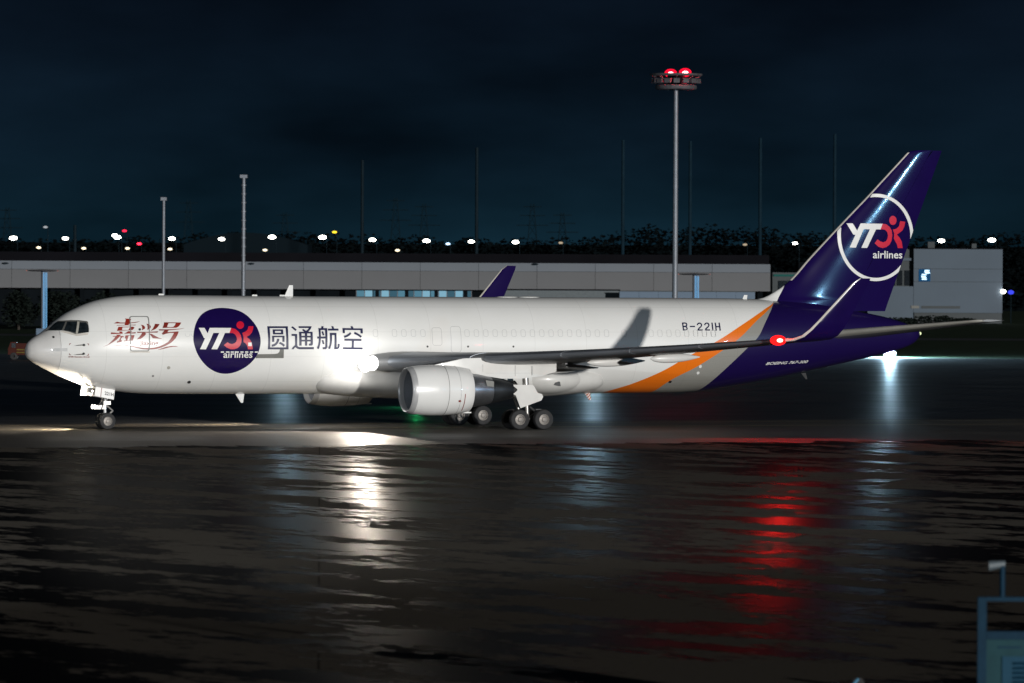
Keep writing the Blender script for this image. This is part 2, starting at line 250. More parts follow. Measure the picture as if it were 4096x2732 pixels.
# ---- livery outlines in metres on the port skin: (x forward of the main gear, z above ground)
DECALS = {
'yuantong':[[[[14.49,5.655],[13.296,5.657],[13.32,5.225],[13.318,4.842],[13.32,4.397],[14.516,4.397],[14.49,4.969],[14.496,5.352]],[[14.357,5.553],[13.437,5.554],[13.443,5.098],[13.455,4.507],[14.378,4.507],[14.368,4.969]]],[[[14.2,5.486],[13.594,5.487],[13.598,5.212],[14.2,5.212]],[[14.069,5.397],[13.725,5.397],[13.73,5.302],[14.071,5.301]]],[[[14.261,5.142],[13.539,5.142],[13.549,4.806],[13.674,4.806],[13.671,5.057],[14.135,5.056],[14.148,4.804],[14.269,4.803]]],[[[13.98,4.976],[13.845,4.976],[13.865,4.867],[13.921,4.752],[14.003,4.65],[14.111,4.58],[14.205,4.548],[14.293,4.542],[14.29,4.663],[14.219,4.676],[14.124,4.714],[14.056,4.772],[14.007,4.855]]],[[[13.812,4.804],[13.705,4.763],[13.597,4.695],[13.53,4.635],[13.601,4.538],[13.692,4.618],[13.787,4.676],[13.888,4.708]]],[[[13.024,5.659],[12.803,5.471],[12.882,5.398],[13.108,5.589]]],[[[12.676,5.657],[11.912,5.658],[11.967,5.546],[12.038,5.456],[12.125,5.373],[12.127,5.351],[12.394,5.351],[12.405,5.379],[12.5,5.453],[12.428,5.513],[12.271,5.408],[12.157,5.482],[12.083,5.561],[12.678,5.56]]],[[[12.689,5.353],[11.899,5.354],[11.91,4.714],[11.924,4.638],[11.985,4.602],[12.148,4.599],[12.145,4.708],[12.073,4.708],[12.045,4.74],[12.044,4.827],[12.234,4.827],[12.24,4.599],[12.372,4.599],[12.37,4.827],[12.559,4.827],[12.568,4.599],[12.701,4.599]],[[12.551,5.264],[12.354,5.264],[12.363,5.134],[12.553,5.134]],[[12.221,5.264],[12.028,5.265],[12.035,5.134],[12.228,5.134]],[[12.558,5.044],[12.364,5.044],[12.37,4.919],[12.557,4.919]],[[12.229,5.045],[12.036,5.045],[12.041,4.919],[12.231,4.919]]],[[[13.129,5.236],[12.804,5.236],[12.819,4.637],[12.792,4.561],[12.703,4.522],[11.855,4.522],[11.853,4.404],[12.687,4.404],[12.796,4.426],[12.872,4.477],[12.923,4.516],[12.967,4.484],[13.026,4.404],[13.145,4.404],[13.069,4.522],[13.002,4.586],[12.948,4.631],[12.936,5.127],[13.13,5.127]]],[[[11.541,5.555],[11.375,5.555],[11.344,5.659],[11.226,5.659],[11.253,5.556],[11.031,5.556],[11.057,4.971],[11.063,4.522],[11.096,4.445],[11.17,4.404],[11.333,4.404],[11.336,4.516],[11.213,4.516],[11.186,4.548],[11.175,4.986],[11.444,4.986],[11.464,4.779],[11.506,4.586],[11.564,4.409],[11.681,4.458],[11.608,4.638],[11.568,4.843],[11.557,4.986],[11.648,4.986],[11.647,5.095],[11.548,5.095],[11.539,5.316]],[[11.424,5.451],[11.165,5.451],[11.174,5.095],[11.435,5.095]]],[[[11.379,5.357],[11.28,5.391],[11.227,5.163],[11.319,5.16]]],[[[11.39,4.884],[11.298,4.913],[11.238,4.682],[11.336,4.676]]],[[[10.99,5.524],[10.735,5.524],[10.779,5.66],[10.659,5.656],[10.626,5.524],[10.374,5.525],[10.385,5.42],[10.996,5.419]]],[[[10.904,5.294],[10.519,5.294],[10.535,4.516],[10.491,4.516],[10.475,4.535],[10.467,4.704],[10.349,4.704],[10.356,4.548],[10.395,4.458],[10.489,4.404],[10.666,4.4],[10.635,5.176],[10.781,5.176],[10.795,4.868],[10.833,4.65],[10.911,4.406],[11.028,4.451],[10.955,4.625],[10.912,4.843],[10.901,5.099]]],[[[10.14,5.557],[9.626,5.551],[9.66,5.657],[9.537,5.657],[9.498,5.542],[8.965,5.539],[8.976,5.267],[9.108,5.269],[9.105,5.446],[10.013,5.452],[10.03,5.279],[10.15,5.279]]],[[[9.714,5.328],[9.652,5.254],[9.766,5.151],[9.907,5.074],[10.067,5.023],[10.095,5.132],[9.942,5.177],[9.813,5.254]]],[[[9.45,5.35],[9.331,5.299],[9.188,5.216],[9.047,5.11],[9.124,5.029],[9.249,5.126],[9.367,5.19],[9.494,5.235]]],[[[10.073,4.978],[9.079,4.965],[9.083,4.854],[9.514,4.856],[9.529,4.509],[9.014,4.499],[9.014,4.391],[10.178,4.4],[10.171,4.516],[9.666,4.509],[9.65,4.856],[10.077,4.862]]]],
'disc':[[[[16.878,6.651],[16.698,6.645],[16.51,6.628],[16.334,6.602],[16.177,6.568],[16.031,6.524],[15.896,6.47],[15.772,6.405],[15.659,6.329],[15.555,6.245],[15.46,6.151],[15.375,6.048],[15.296,5.944],[15.224,5.842],[15.16,5.738],[15.103,5.63],[15.054,5.516],[15.013,5.397],[14.979,5.278],[14.953,5.161],[14.935,5.045],[14.927,4.925],[14.929,4.801],[14.941,4.674],[14.963,4.547],[14.994,4.419],[15.034,4.291],[15.084,4.168],[15.141,4.054],[15.208,3.945],[15.284,3.839],[15.369,3.734],[15.463,3.631],[15.568,3.535],[15.687,3.443],[15.818,3.357],[15.952,3.281],[16.088,3.215],[16.227,3.159],[16.371,3.116],[16.523,3.084],[16.68,3.065],[16.838,3.061],[16.994,3.073],[17.15,3.1],[17.306,3.143],[17.464,3.202],[17.622,3.276],[17.771,3.36],[17.909,3.453],[18.038,3.556],[18.158,3.665],[18.268,3.779],[18.368,3.899],[18.456,4.019],[18.531,4.136],[18.593,4.254],[18.646,4.371],[18.692,4.493],[18.729,4.615],[18.756,4.723],[18.773,4.803],[18.783,4.869],[18.785,4.949],[18.78,5.056],[18.767,5.177],[18.745,5.3],[18.715,5.425],[18.676,5.553],[18.628,5.676],[18.572,5.79],[18.508,5.898],[18.434,6.002],[18.349,6.104],[18.255,6.202],[18.15,6.29],[18.035,6.367],[17.911,6.434],[17.779,6.491],[17.64,6.54],[17.494,6.579],[17.344,6.61],[17.194,6.633],[17.04,6.647]]]],
'yt':[[[[18.435,5.563],[18.107,5.564],[17.954,5.263],[17.808,5.564],[16.581,5.561],[16.702,5.289],[16.959,5.289],[17.423,4.401],[17.757,4.409],[17.291,5.289],[17.627,5.288],[18.074,4.396],[18.41,4.409],[18.115,4.999],[18.185,5.02]]]],
'ytred':[[[[16.581,5.561],[16.342,5.503],[16.171,5.352],[16.064,5.177],[16.022,4.95],[16.04,4.774],[16.121,4.597],[16.252,4.471],[16.437,4.408],[16.649,4.403],[16.863,4.484],[17.05,4.628],[16.836,4.786],[16.705,4.711],[16.572,4.686],[16.426,4.736],[16.331,4.824],[16.288,4.95],[16.309,5.076],[16.381,5.201],[16.496,5.277],[16.702,5.289]]],[[[15.819,5.717],[15.831,5.671],[15.852,5.628],[15.883,5.589],[15.921,5.556],[15.966,5.531],[16.013,5.516],[16.062,5.511],[16.11,5.516],[16.155,5.531],[16.193,5.556],[16.224,5.588],[16.246,5.627],[16.256,5.671],[16.256,5.717],[16.244,5.762],[16.221,5.806],[16.189,5.845],[16.149,5.878],[16.104,5.902],[16.055,5.918],[16.006,5.923],[15.958,5.918],[15.915,5.903],[15.877,5.878],[15.848,5.846],[15.828,5.807],[15.818,5.763]]],[[[15.567,5.655],[15.292,5.655],[15.334,5.479],[15.417,5.303],[15.56,5.164],[15.738,5.076],[15.557,4.938],[15.468,4.799],[15.403,4.597],[15.386,4.401],[15.666,4.401],[15.673,4.497],[15.735,4.648],[15.828,4.749],[15.92,4.799],[15.91,5.076],[15.963,5.29],[15.771,5.365],[15.64,5.479]]]],
'dash':[[[[17.215,4.288],[17.035,4.288],[17.032,4.219],[17.212,4.22]]],[[[16.923,4.288],[16.743,4.287],[16.74,4.219],[16.92,4.219]]],[[[16.65,4.287],[16.47,4.287],[16.466,4.219],[16.647,4.219]]],[[[16.366,4.287],[16.185,4.287],[16.182,4.219],[16.363,4.219]]],[[[16.092,4.287],[15.912,4.287],[15.909,4.219],[16.089,4.219]]],[[[15.821,4.287],[15.64,4.287],[15.637,4.219],[15.818,4.219]]],[[[15.542,4.287],[15.361,4.287],[15.358,4.219],[15.539,4.219]]],[[[15.262,4.287],[15.081,4.287],[15.078,4.219],[15.259,4.219]]],[[[15.647,4.769],[15.447,4.769],[15.448,4.577],[15.647,4.577]]]],
'airl':[[17.053,3.947],[15.387,3.945],[16.459,4.295],[16.455,4.194]],
'cargodoor':[[[[15.16,4.133],[14.094,4.148],[13.936,4.173],[13.844,4.259],[13.811,4.396],[13.582,4.396],[13.569,3.914],[15.197,3.916]]]],
'jia':[[[[22.505,6.058],[22.164,6.04],[22.21,5.956],[22.245,5.853],[22.272,5.801],[22.374,5.717],[22.569,5.717],[22.547,5.788],[22.506,5.891],[22.464,5.994]]],[[[23.142,5.792],[22.957,5.883],[22.771,5.845],[22.514,5.842],[22.227,5.843],[22.001,5.866],[21.678,5.916],[21.859,5.854],[22.047,5.821],[22.232,5.808],[22.546,5.794]]],[[[23.024,5.677],[22.969,5.702],[22.609,5.713],[21.948,5.727],[21.975,5.692],[22.351,5.695],[22.741,5.684]]],[[[22.916,5.612],[22.125,5.621],[22.05,5.589],[22.09,5.511],[22.155,5.453],[22.236,5.427],[22.641,5.407],[22.719,5.407],[23.022,5.393]],[[22.695,5.581],[22.298,5.592],[22.332,5.517],[22.404,5.44],[22.639,5.433],[22.736,5.432],[22.722,5.503]]],[[[22.929,5.357],[22.8,5.364],[22.731,5.336],[22.719,5.239],[23.361,5.218],[23.342,5.308],[22.89,5.281],[22.881,5.316]]],[[[22.41,5.375],[22.208,5.373],[22.259,5.305],[21.989,5.322],[22.027,5.257],[22.654,5.239],[22.574,5.278],[22.492,5.323]]],[[[23.07,5.186],[22.819,5.187],[22.882,5.116],[22.746,5.116],[22.651,5.084],[22.659,5.058],[22.757,5.045],[22.824,4.981],[22.84,4.91],[22.764,4.864],[22.831,4.793],[23.064,4.748],[23.024,4.806],[23.061,4.844],[22.945,4.871],[22.89,4.961],[22.832,5.077],[22.897,5.084],[23.058,4.922],[23.268,4.779],[23.488,4.65],[23.821,4.522],[23.526,4.662],[23.357,4.818],[23.197,4.973],[23.115,5.083],[23.275,5.083],[23.228,5.115],[23.062,5.118],[23.04,5.154]]],[[[22.569,5.149],[22.288,5.162],[22.085,5.167],[22.117,5.053],[22.197,4.866],[22.413,4.865],[22.681,4.819],[22.66,4.871],[22.563,4.878],[22.572,4.975],[22.615,5.026]],[[22.408,5.13],[22.296,5.143],[22.322,5.027],[22.373,4.885],[22.491,4.878],[22.453,5.001]]],[[[22.625,4.71],[22.416,4.723],[22.048,4.797],[22.219,4.749],[22.351,4.71]]],[[[20.561,5.249],[20.406,5.415],[20.17,5.418],[20.245,5.325],[19.631,5.369],[19.599,5.354],[19.671,5.198],[19.79,5.004],[19.93,4.861],[20.095,4.732],[20.339,4.602],[20.608,4.498],[20.876,4.427],[21.142,4.394],[21.408,4.394],[21.674,4.413],[22.072,4.497],[22.334,4.551],[22.674,4.613],[23.067,4.602],[23.336,4.576],[23.066,4.622],[22.873,4.651],[22.678,4.651],[22.353,4.613],[22.072,4.562],[21.808,4.504],[21.542,4.468],[21.276,4.465],[21.01,4.491],[20.743,4.556],[20.474,4.66],[20.229,4.796],[20.09,4.952],[19.974,5.12],[19.868,5.289],[20.072,5.286],[20.291,5.249],[20.504,5.185]]],[[[20.717,5.482],[20.299,5.476],[19.892,5.489],[19.551,5.509],[19.22,5.551],[19.485,5.49],[19.828,5.45],[20.101,5.431],[20.17,5.418],[20.406,5.415],[20.689,5.415]]],[[[20.382,5.854],[19.399,5.851],[19.469,5.742],[19.577,5.638],[19.665,5.587],[19.749,5.561],[20.155,5.566],[20.495,5.547],[20.433,5.676],[20.376,5.805]],[[20.125,5.812],[19.711,5.813],[19.773,5.703],[19.879,5.612],[20.016,5.599],[20.231,5.612],[20.185,5.715]]],[[[20.821,4.381],[20.607,4.446],[20.338,4.537],[20.068,4.582],[19.797,4.576],[19.64,4.534],[19.932,4.537],[20.202,4.498],[20.472,4.427],[20.673,4.388]]],[[[21.687,5.725],[21.558,5.7],[21.486,5.635],[21.461,5.558],[21.514,5.493],[21.659,5.428],[21.623,5.532],[21.63,5.648]]],[[[21.363,5.775],[21.245,5.758],[21.163,5.675],[21.14,5.617],[21.177,5.545],[21.242,5.494],[21.36,5.444],[21.322,5.558],[21.321,5.687]]],[[[20.911,5.776],[20.638,5.76],[20.742,5.624],[20.89,5.494],[21.172,5.388],[21.048,5.507],[20.953,5.649],[20.904,5.727]]],[[[21.934,5.344],[21.382,5.336],[20.753,5.372],[20.806,5.301],[21.385,5.297],[21.915,5.283]]],[[[21.651,5.286],[21.518,5.297],[21.429,5.241],[21.556,5.106],[21.761,4.957],[21.973,4.937],[21.823,5.066],[21.71,5.196]]],[[[21.256,5.242],[21.125,5.223],[20.931,5.119],[20.735,5.023],[20.535,4.977],[20.656,4.971],[21.07,4.996],[21.157,5.119]]]],
'jiax':[[21.795,4.64],[20.777,4.641],[21.275,4.834],[21.276,4.789]],
'crewdoor':[[[[21.3,6.184],[21.26,6.178],[21.227,6.16],[21.202,6.131],[21.189,6.095],[21.189,6.055],[21.268,4.42],[21.272,4.38],[21.289,4.344],[21.317,4.315],[21.353,4.297],[21.394,4.29],[22.208,4.29],[22.249,4.296],[22.286,4.314],[22.317,4.343],[22.337,4.379],[22.345,4.419],[22.263,6.053],[22.25,6.092],[22.226,6.128],[22.192,6.157],[22.153,6.175],[22.111,6.182]],[[21.324,6.136],[21.295,6.132],[21.269,6.118],[21.251,6.097],[21.241,6.07],[21.24,6.04],[21.318,4.439],[21.321,4.409],[21.334,4.382],[21.355,4.361],[21.382,4.347],[21.413,4.342],[22.2,4.342],[22.231,4.346],[22.259,4.36],[22.282,4.381],[22.297,4.409],[22.303,4.439],[22.222,6.037],[22.213,6.067],[22.195,6.094],[22.17,6.116],[22.14,6.129],[22.109,6.134]]]],
'doorsill':[[[[22.335,4.287],[21.244,4.288],[21.241,4.228],[22.333,4.227]]]],
'porthole':[[[[21.706,5.471],[21.711,5.451],[21.722,5.433],[21.738,5.419],[21.757,5.409],[21.778,5.406],[21.798,5.409],[21.816,5.418],[21.829,5.433],[21.837,5.451],[21.838,5.471],[21.833,5.491],[21.822,5.509],[21.806,5.523],[21.787,5.532],[21.766,5.535],[21.746,5.532],[21.728,5.523],[21.715,5.509],[21.708,5.491]]]],
'surround':[[[[26.548,5.338],[26.487,5.382],[26.397,5.419],[26.312,5.488],[25.876,5.875],[25.779,5.913],[25.274,5.963],[24.888,5.957],[24.501,5.908],[24.47,5.866],[24.466,5.506],[24.492,5.317],[25.093,5.214],[25.189,5.21],[25.471,5.328],[25.718,5.386],[25.811,5.394],[26.385,5.386],[26.46,5.342]]]],
'lip':[[[[25.915,5.342],[25.719,5.378],[25.472,5.32],[25.189,5.203],[25.094,5.204],[24.532,5.296],[24.555,5.17],[25.135,5.108],[25.487,5.208],[25.707,5.275]]]],
'panes':[[[[26.36,5.403],[25.893,5.859],[25.524,5.875],[25.807,5.415]]],[[[25.713,5.412],[25.448,5.876],[24.989,5.888],[25.173,5.279],[25.466,5.363]]],[[[25.055,5.262],[24.877,5.838],[24.57,5.839],[24.494,5.677],[24.516,5.325]]]],
'pillar':[[[[25.174,5.227],[24.981,5.888],[24.88,5.872],[25.072,5.228]]]],
'brackets':[[[[25.551,4.624],[25.523,4.71],[25.451,4.719],[25.453,4.688],[25.504,4.68],[25.523,4.621]]],[[[24.632,4.706],[24.533,4.698],[24.541,4.612],[24.567,4.612],[24.567,4.672],[24.625,4.677]]],[[[25.555,4.177],[25.526,4.177],[25.521,4.116],[25.448,4.1],[25.451,4.07],[25.548,4.09]]],[[[24.572,4.155],[24.542,4.155],[24.545,4.057],[24.646,4.056],[24.647,4.082],[24.573,4.088]]]],
'rvsm':[[25.566,3.952],[24.489,3.936],[25.046,4.024]],
'probes':[[24.791,4.625],[24.807,4.159],[26.255,5.039]],
'greys':[[[[26.372,4.387],[26.263,4.448],[25.636,4.46],[25.637,4.28],[26.358,4.275]]]],
'reg':[[[[-10.214,5.895],[-10.203,5.442],[-10.282,5.451],[-10.294,5.905]]],[[[-10.251,5.829],[-10.41,5.829],[-10.453,5.805],[-10.456,5.774],[-10.431,5.731],[-10.387,5.714],[-10.275,5.711],[-10.264,5.64],[-10.389,5.643],[-10.481,5.684],[-10.533,5.77],[-10.522,5.853],[-10.438,5.9],[-10.267,5.9]]],[[[-10.363,5.644],[-10.426,5.612],[-10.44,5.562],[-10.421,5.53],[-10.387,5.518],[-10.267,5.515],[-10.259,5.444],[-10.391,5.447],[-10.474,5.483],[-10.519,5.566],[-10.493,5.66],[-10.412,5.707]]],[[[-10.656,5.637],[-10.976,5.638],[-10.989,5.709],[-10.669,5.709]]],[[[-11.181,5.737],[-11.199,5.785],[-11.238,5.818],[-11.282,5.827],[-11.339,5.813],[-11.367,5.779],[-11.363,5.745],[-11.321,5.688],[-11.216,5.612],[-11.146,5.554],[-11.196,5.504],[-11.263,5.561],[-11.374,5.643],[-11.436,5.729],[-11.445,5.81],[-11.392,5.875],[-11.299,5.899],[-11.21,5.879],[-11.135,5.818],[-11.106,5.751]]],[[[-11.109,5.443],[-11.428,5.443],[-11.438,5.515],[-11.118,5.515]]],[[[-11.635,5.737],[-11.653,5.785],[-11.692,5.819],[-11.735,5.828],[-11.793,5.814],[-11.821,5.78],[-11.817,5.746],[-11.775,5.688],[-11.67,5.613],[-11.6,5.554],[-11.65,5.505],[-11.718,5.561],[-11.829,5.643],[-11.891,5.729],[-11.899,5.81],[-11.846,5.876],[-11.753,5.899],[-11.664,5.88],[-11.589,5.818],[-11.56,5.751]]],[[[-11.563,5.443],[-11.88,5.444],[-11.889,5.515],[-11.572,5.515]]],[[[-12.031,5.884],[-12.014,5.432],[-12.093,5.441],[-12.111,5.893]]],[[[-12.237,5.884],[-12.221,5.432],[-12.301,5.441],[-12.317,5.893]]],[[[-12.474,5.884],[-12.471,5.432],[-12.551,5.442],[-12.555,5.894]]],[[[-12.276,5.628],[-12.49,5.628],[-12.502,5.699],[-12.288,5.699]]],[[[-11.132,5.55],[-11.189,5.508],[-11.18,5.447],[-11.106,5.447]]],[[[-11.586,5.551],[-11.643,5.508],[-11.635,5.448],[-11.56,5.448]]]],
'type':[[-15.561,3.502],[-18.425,3.606],[-15.604,3.648]],
'b1':[[-6.14,1.91],[-7.534,2.468],[-8.988,3.126],[-10.431,3.951],[-12.326,4.884],[-13.962,5.786],[-15.692,6.674],[-16.491,7.042]],
'b2':[[-9.056,1.91],[-9.727,2.622],[-11.097,3.384],[-12.71,4.377],[-13.581,4.941],[-14.956,6.021],[-15.724,6.519],[-16.458,7.0]],
'b3':[[-11.891,1.954],[-12.377,2.586],[-13.19,3.484],[-14.241,4.49],[-14.845,5.031],[-15.488,5.945],[-16.07,6.624],[-16.497,6.99],[-17.024,7.171]],
'finyt':[[[[-21.339,11.585],[-21.71,11.588],[-21.973,11.173],[-22.201,11.592],[-23.603,11.583],[-23.471,11.254],[-23.182,11.259],[-22.612,10.182],[-22.24,10.19],[-22.786,11.256],[-22.387,11.26],[-21.883,10.195],[-21.489,10.203],[-21.86,10.929],[-21.726,10.942]]]],
'finred':[[[[-23.603,11.583],[-23.854,11.55],[-24.066,11.405],[-24.203,11.197],[-24.254,10.919],[-24.206,10.604],[-24.073,10.377],[-23.862,10.236],[-23.631,10.182],[-23.361,10.25],[-23.099,10.45],[-23.282,10.685],[-23.475,10.564],[-23.668,10.513],[-23.84,10.584],[-23.936,10.724],[-23.965,10.916],[-23.914,11.108],[-23.779,11.229],[-23.624,11.262],[-23.471,11.254]]],[[[-24.515,11.782],[-24.509,11.724],[-24.492,11.668],[-24.464,11.619],[-24.426,11.577],[-24.381,11.545],[-24.331,11.526],[-24.278,11.519],[-24.224,11.525],[-24.174,11.544],[-24.128,11.574],[-24.09,11.616],[-24.061,11.665],[-24.043,11.72],[-24.037,11.778],[-24.043,11.836],[-24.06,11.892],[-24.088,11.942],[-24.126,11.983],[-24.171,12.015],[-24.221,12.035],[-24.274,12.042],[-24.328,12.036],[-24.378,12.017],[-24.424,11.986],[-24.462,11.945],[-24.491,11.895],[-24.509,11.84]]],[[[-24.758,11.742],[-25.094,11.71],[-25.042,11.448],[-24.916,11.203],[-24.551,10.963],[-24.745,10.783],[-24.881,10.574],[-24.961,10.191],[-24.633,10.189],[-24.574,10.397],[-24.36,10.727],[-24.377,11.024],[-24.279,11.25],[-24.51,11.304],[-24.683,11.445]]]],
'ringo':[[-25.672,10.81],[-25.671,10.711],[-25.666,10.612],[-25.657,10.514],[-25.644,10.416],[-25.627,10.318],[-25.607,10.222],[-25.583,10.126],[-25.556,10.031],[-25.525,9.937],[-25.49,9.845],[-25.451,9.754],[-25.41,9.665],[-25.364,9.578],[-25.316,9.492],[-25.264,9.408],[-25.209,9.327],[-25.151,9.248],[-25.09,9.171],[-25.026,9.097],[-24.959,9.025],[-24.889,8.956],[-24.817,8.89],[-24.743,8.827],[-24.666,8.767],[-24.587,8.71],[-24.505,8.657],[-24.422,8.606],[-24.337,8.559],[-24.25,8.516],[-24.162,8.476],[-24.072,8.44],[-23.98,8.407],[-23.888,8.378],[-23.794,8.352],[-23.7,8.331],[-23.605,8.313],[-23.509,8.299],[-23.413,8.289],[-23.317,8.283],[-23.22,8.28],[-23.123,8.282],[-23.027,8.287],[-22.931,8.297],[-22.835,8.31],[-22.74,8.327],[-22.645,8.347],[-22.552,8.372],[-22.459,8.4],[-22.368,8.432],[-22.278,8.467],[-22.189,8.507],[-22.102,8.549],[-22.017,8.595],[-21.934,8.645],[-21.852,8.697],[-21.773,8.753],[-21.696,8.812],[-21.621,8.874],[-21.549,8.939],[-21.479,9.007],[-21.412,9.078],[-21.347,9.151],[-21.286,9.227],[-21.227,9.305],[-21.172,9.386],[-21.119,9.468],[-21.07,9.553],[-21.024,9.639],[-20.982,9.727],[-20.943,9.817],[-20.907,9.909],[-20.875,10.002],[-20.847,10.095],[-20.822,10.19],[-20.801,10.286],[-20.783,10.383],[-20.769,10.48],[-20.759,10.578],[-20.753,10.676],[-20.751,10.775],[-20.752,10.873],[-20.757,10.971],[-20.766,11.069],[-20.778,11.167],[-20.795,11.264],[-20.815,11.36],[-20.838,11.455],[-20.866,11.55],[-20.897,11.643],[-20.931,11.735],[-20.969,11.825],[-21.01,11.914],[-21.055,12.001],[-21.103,12.086],[-21.155,12.17],[-21.209,12.251],[-21.267,12.33],[-21.327,12.406],[-21.391,12.481],[-21.457,12.552],[-21.526,12.621],[-21.597,12.687],[-21.671,12.75],[-21.748,12.81],[-21.826,12.867],[-21.907,12.921],[-21.99,12.972],[-22.075,13.019],[-22.161,13.063],[-22.249,13.103],[-22.339,13.14],[-22.43,13.173],[-22.522,13.203],[-22.615,13.229],[-22.709,13.251],[-22.804,13.269],[-22.9,13.283],[-22.996,13.294],[-23.092,13.301],[-23.189,13.304],[-23.285,13.303],[-23.382,13.298],[-23.478,13.289],[-23.574,13.277],[-23.669,13.26],[-23.764,13.24],[-23.858,13.216],[-23.95,13.188],[-24.042,13.157],[-24.132,13.122],[-24.221,13.083],[-24.309,13.041],[-24.394,12.995],[-24.478,12.946],[-24.56,12.894],[-24.64,12.838],[-24.718,12.779],[-24.793,12.717],[-24.866,12.652],[-24.936,12.584],[-25.004,12.514],[-25.069,12.44],[-25.131,12.365],[-25.19,12.286],[-25.246,12.206],[-25.299,12.123],[-25.349,12.038],[-25.395,11.951],[-25.438,11.863],[-25.477,11.772],[-25.513,11.681],[-25.546,11.587],[-25.575,11.493],[-25.6,11.398],[-25.621,11.301],[-25.639,11.204],[-25.653,11.106],[-25.663,11.008],[-25.669,10.909]],
'ringi':[[-25.459,10.809],[-25.458,10.717],[-25.453,10.626],[-25.445,10.535],[-25.434,10.444],[-25.419,10.354],[-25.4,10.264],[-25.378,10.176],[-25.353,10.088],[-25.325,10.001],[-25.293,9.916],[-25.258,9.832],[-25.22,9.749],[-25.178,9.669],[-25.134,9.589],[-25.087,9.512],[-25.036,9.437],[-24.983,9.364],[-24.927,9.293],[-24.869,9.224],[-24.808,9.158],[-24.744,9.094],[-24.679,9.033],[-24.61,8.975],[-24.54,8.919],[-24.468,8.866],[-24.394,8.817],[-24.317,8.77],[-24.24,8.727],[-24.16,8.687],[-24.079,8.65],[-23.997,8.616],[-23.914,8.586],[-23.829,8.559],[-23.744,8.535],[-23.658,8.515],[-23.571,8.499],[-23.483,8.486],[-23.395,8.477],[-23.307,8.471],[-23.219,8.469],[-23.13,8.47],[-23.042,8.475],[-22.954,8.484],[-22.867,8.496],[-22.78,8.511],[-22.694,8.53],[-22.608,8.553],[-22.524,8.579],[-22.44,8.609],[-22.358,8.641],[-22.277,8.678],[-22.197,8.717],[-22.119,8.76],[-22.043,8.805],[-21.968,8.854],[-21.896,8.906],[-21.825,8.96],[-21.757,9.018],[-21.691,9.078],[-21.627,9.141],[-21.566,9.206],[-21.507,9.274],[-21.45,9.344],[-21.397,9.416],[-21.346,9.491],[-21.298,9.567],[-21.253,9.645],[-21.211,9.726],[-21.172,9.807],[-21.137,9.89],[-21.104,9.975],[-21.075,10.061],[-21.049,10.148],[-21.026,10.236],[-21.007,10.324],[-20.991,10.414],[-20.978,10.504],[-20.969,10.594],[-20.963,10.685],[-20.961,10.776],[-20.962,10.867],[-20.967,10.958],[-20.975,11.049],[-20.986,11.139],[-21.001,11.229],[-21.019,11.318],[-21.041,11.406],[-21.066,11.493],[-21.094,11.579],[-21.126,11.664],[-21.161,11.748],[-21.198,11.83],[-21.239,11.911],[-21.283,11.99],[-21.33,12.067],[-21.38,12.142],[-21.433,12.215],[-21.488,12.286],[-21.546,12.355],[-21.607,12.421],[-21.67,12.484],[-21.735,12.546],[-21.803,12.604],[-21.873,12.66],[-21.945,12.712],[-22.018,12.762],[-22.094,12.809],[-22.172,12.853],[-22.251,12.893],[-22.331,12.93],[-22.413,12.964],[-22.496,12.995],[-22.58,13.022],[-22.665,13.046],[-22.752,13.067],[-22.838,13.084],[-22.926,13.097],[-23.013,13.107],[-23.101,13.113],[-23.19,13.116],[-23.278,13.115],[-23.366,13.11],[-23.454,13.102],[-23.542,13.09],[-23.629,13.075],[-23.715,13.057],[-23.801,13.034],[-23.886,13.009],[-23.97,12.98],[-24.052,12.947],[-24.134,12.911],[-24.214,12.872],[-24.292,12.83],[-24.369,12.784],[-24.443,12.736],[-24.516,12.684],[-24.587,12.63],[-24.656,12.573],[-24.723,12.512],[-24.787,12.45],[-24.849,12.384],[-24.908,12.317],[-24.965,12.246],[-25.019,12.174],[-25.07,12.099],[-25.119,12.023],[-25.164,11.944],[-25.206,11.864],[-25.245,11.782],[-25.282,11.699],[-25.314,11.614],[-25.344,11.528],[-25.37,11.44],[-25.393,11.352],[-25.413,11.263],[-25.429,11.173],[-25.442,11.082],[-25.451,10.991],[-25.457,10.9]],
'finair':[[-23.0,9.603],[-24.945,9.604],[-23.748,10.026],[-23.748,9.946]],
'finb':[[-16.921,7.165],[-17.433,7.942],[-17.836,8.483]],
'gearplate':[[1.408,2.491],[0.098,2.472],[-0.033,2.411],[-0.249,2.029],[-0.495,1.967],[-0.578,1.814],[-0.464,1.617],[0.763,1.195],[1.045,1.896],[1.308,2.034]],
'ngdoor':[[23.714,2.372],[22.623,2.16],[22.686,1.633],[23.775,1.848]],
'ngdoor_all':[[24.248,1.869],[24.174,2.354]],
}
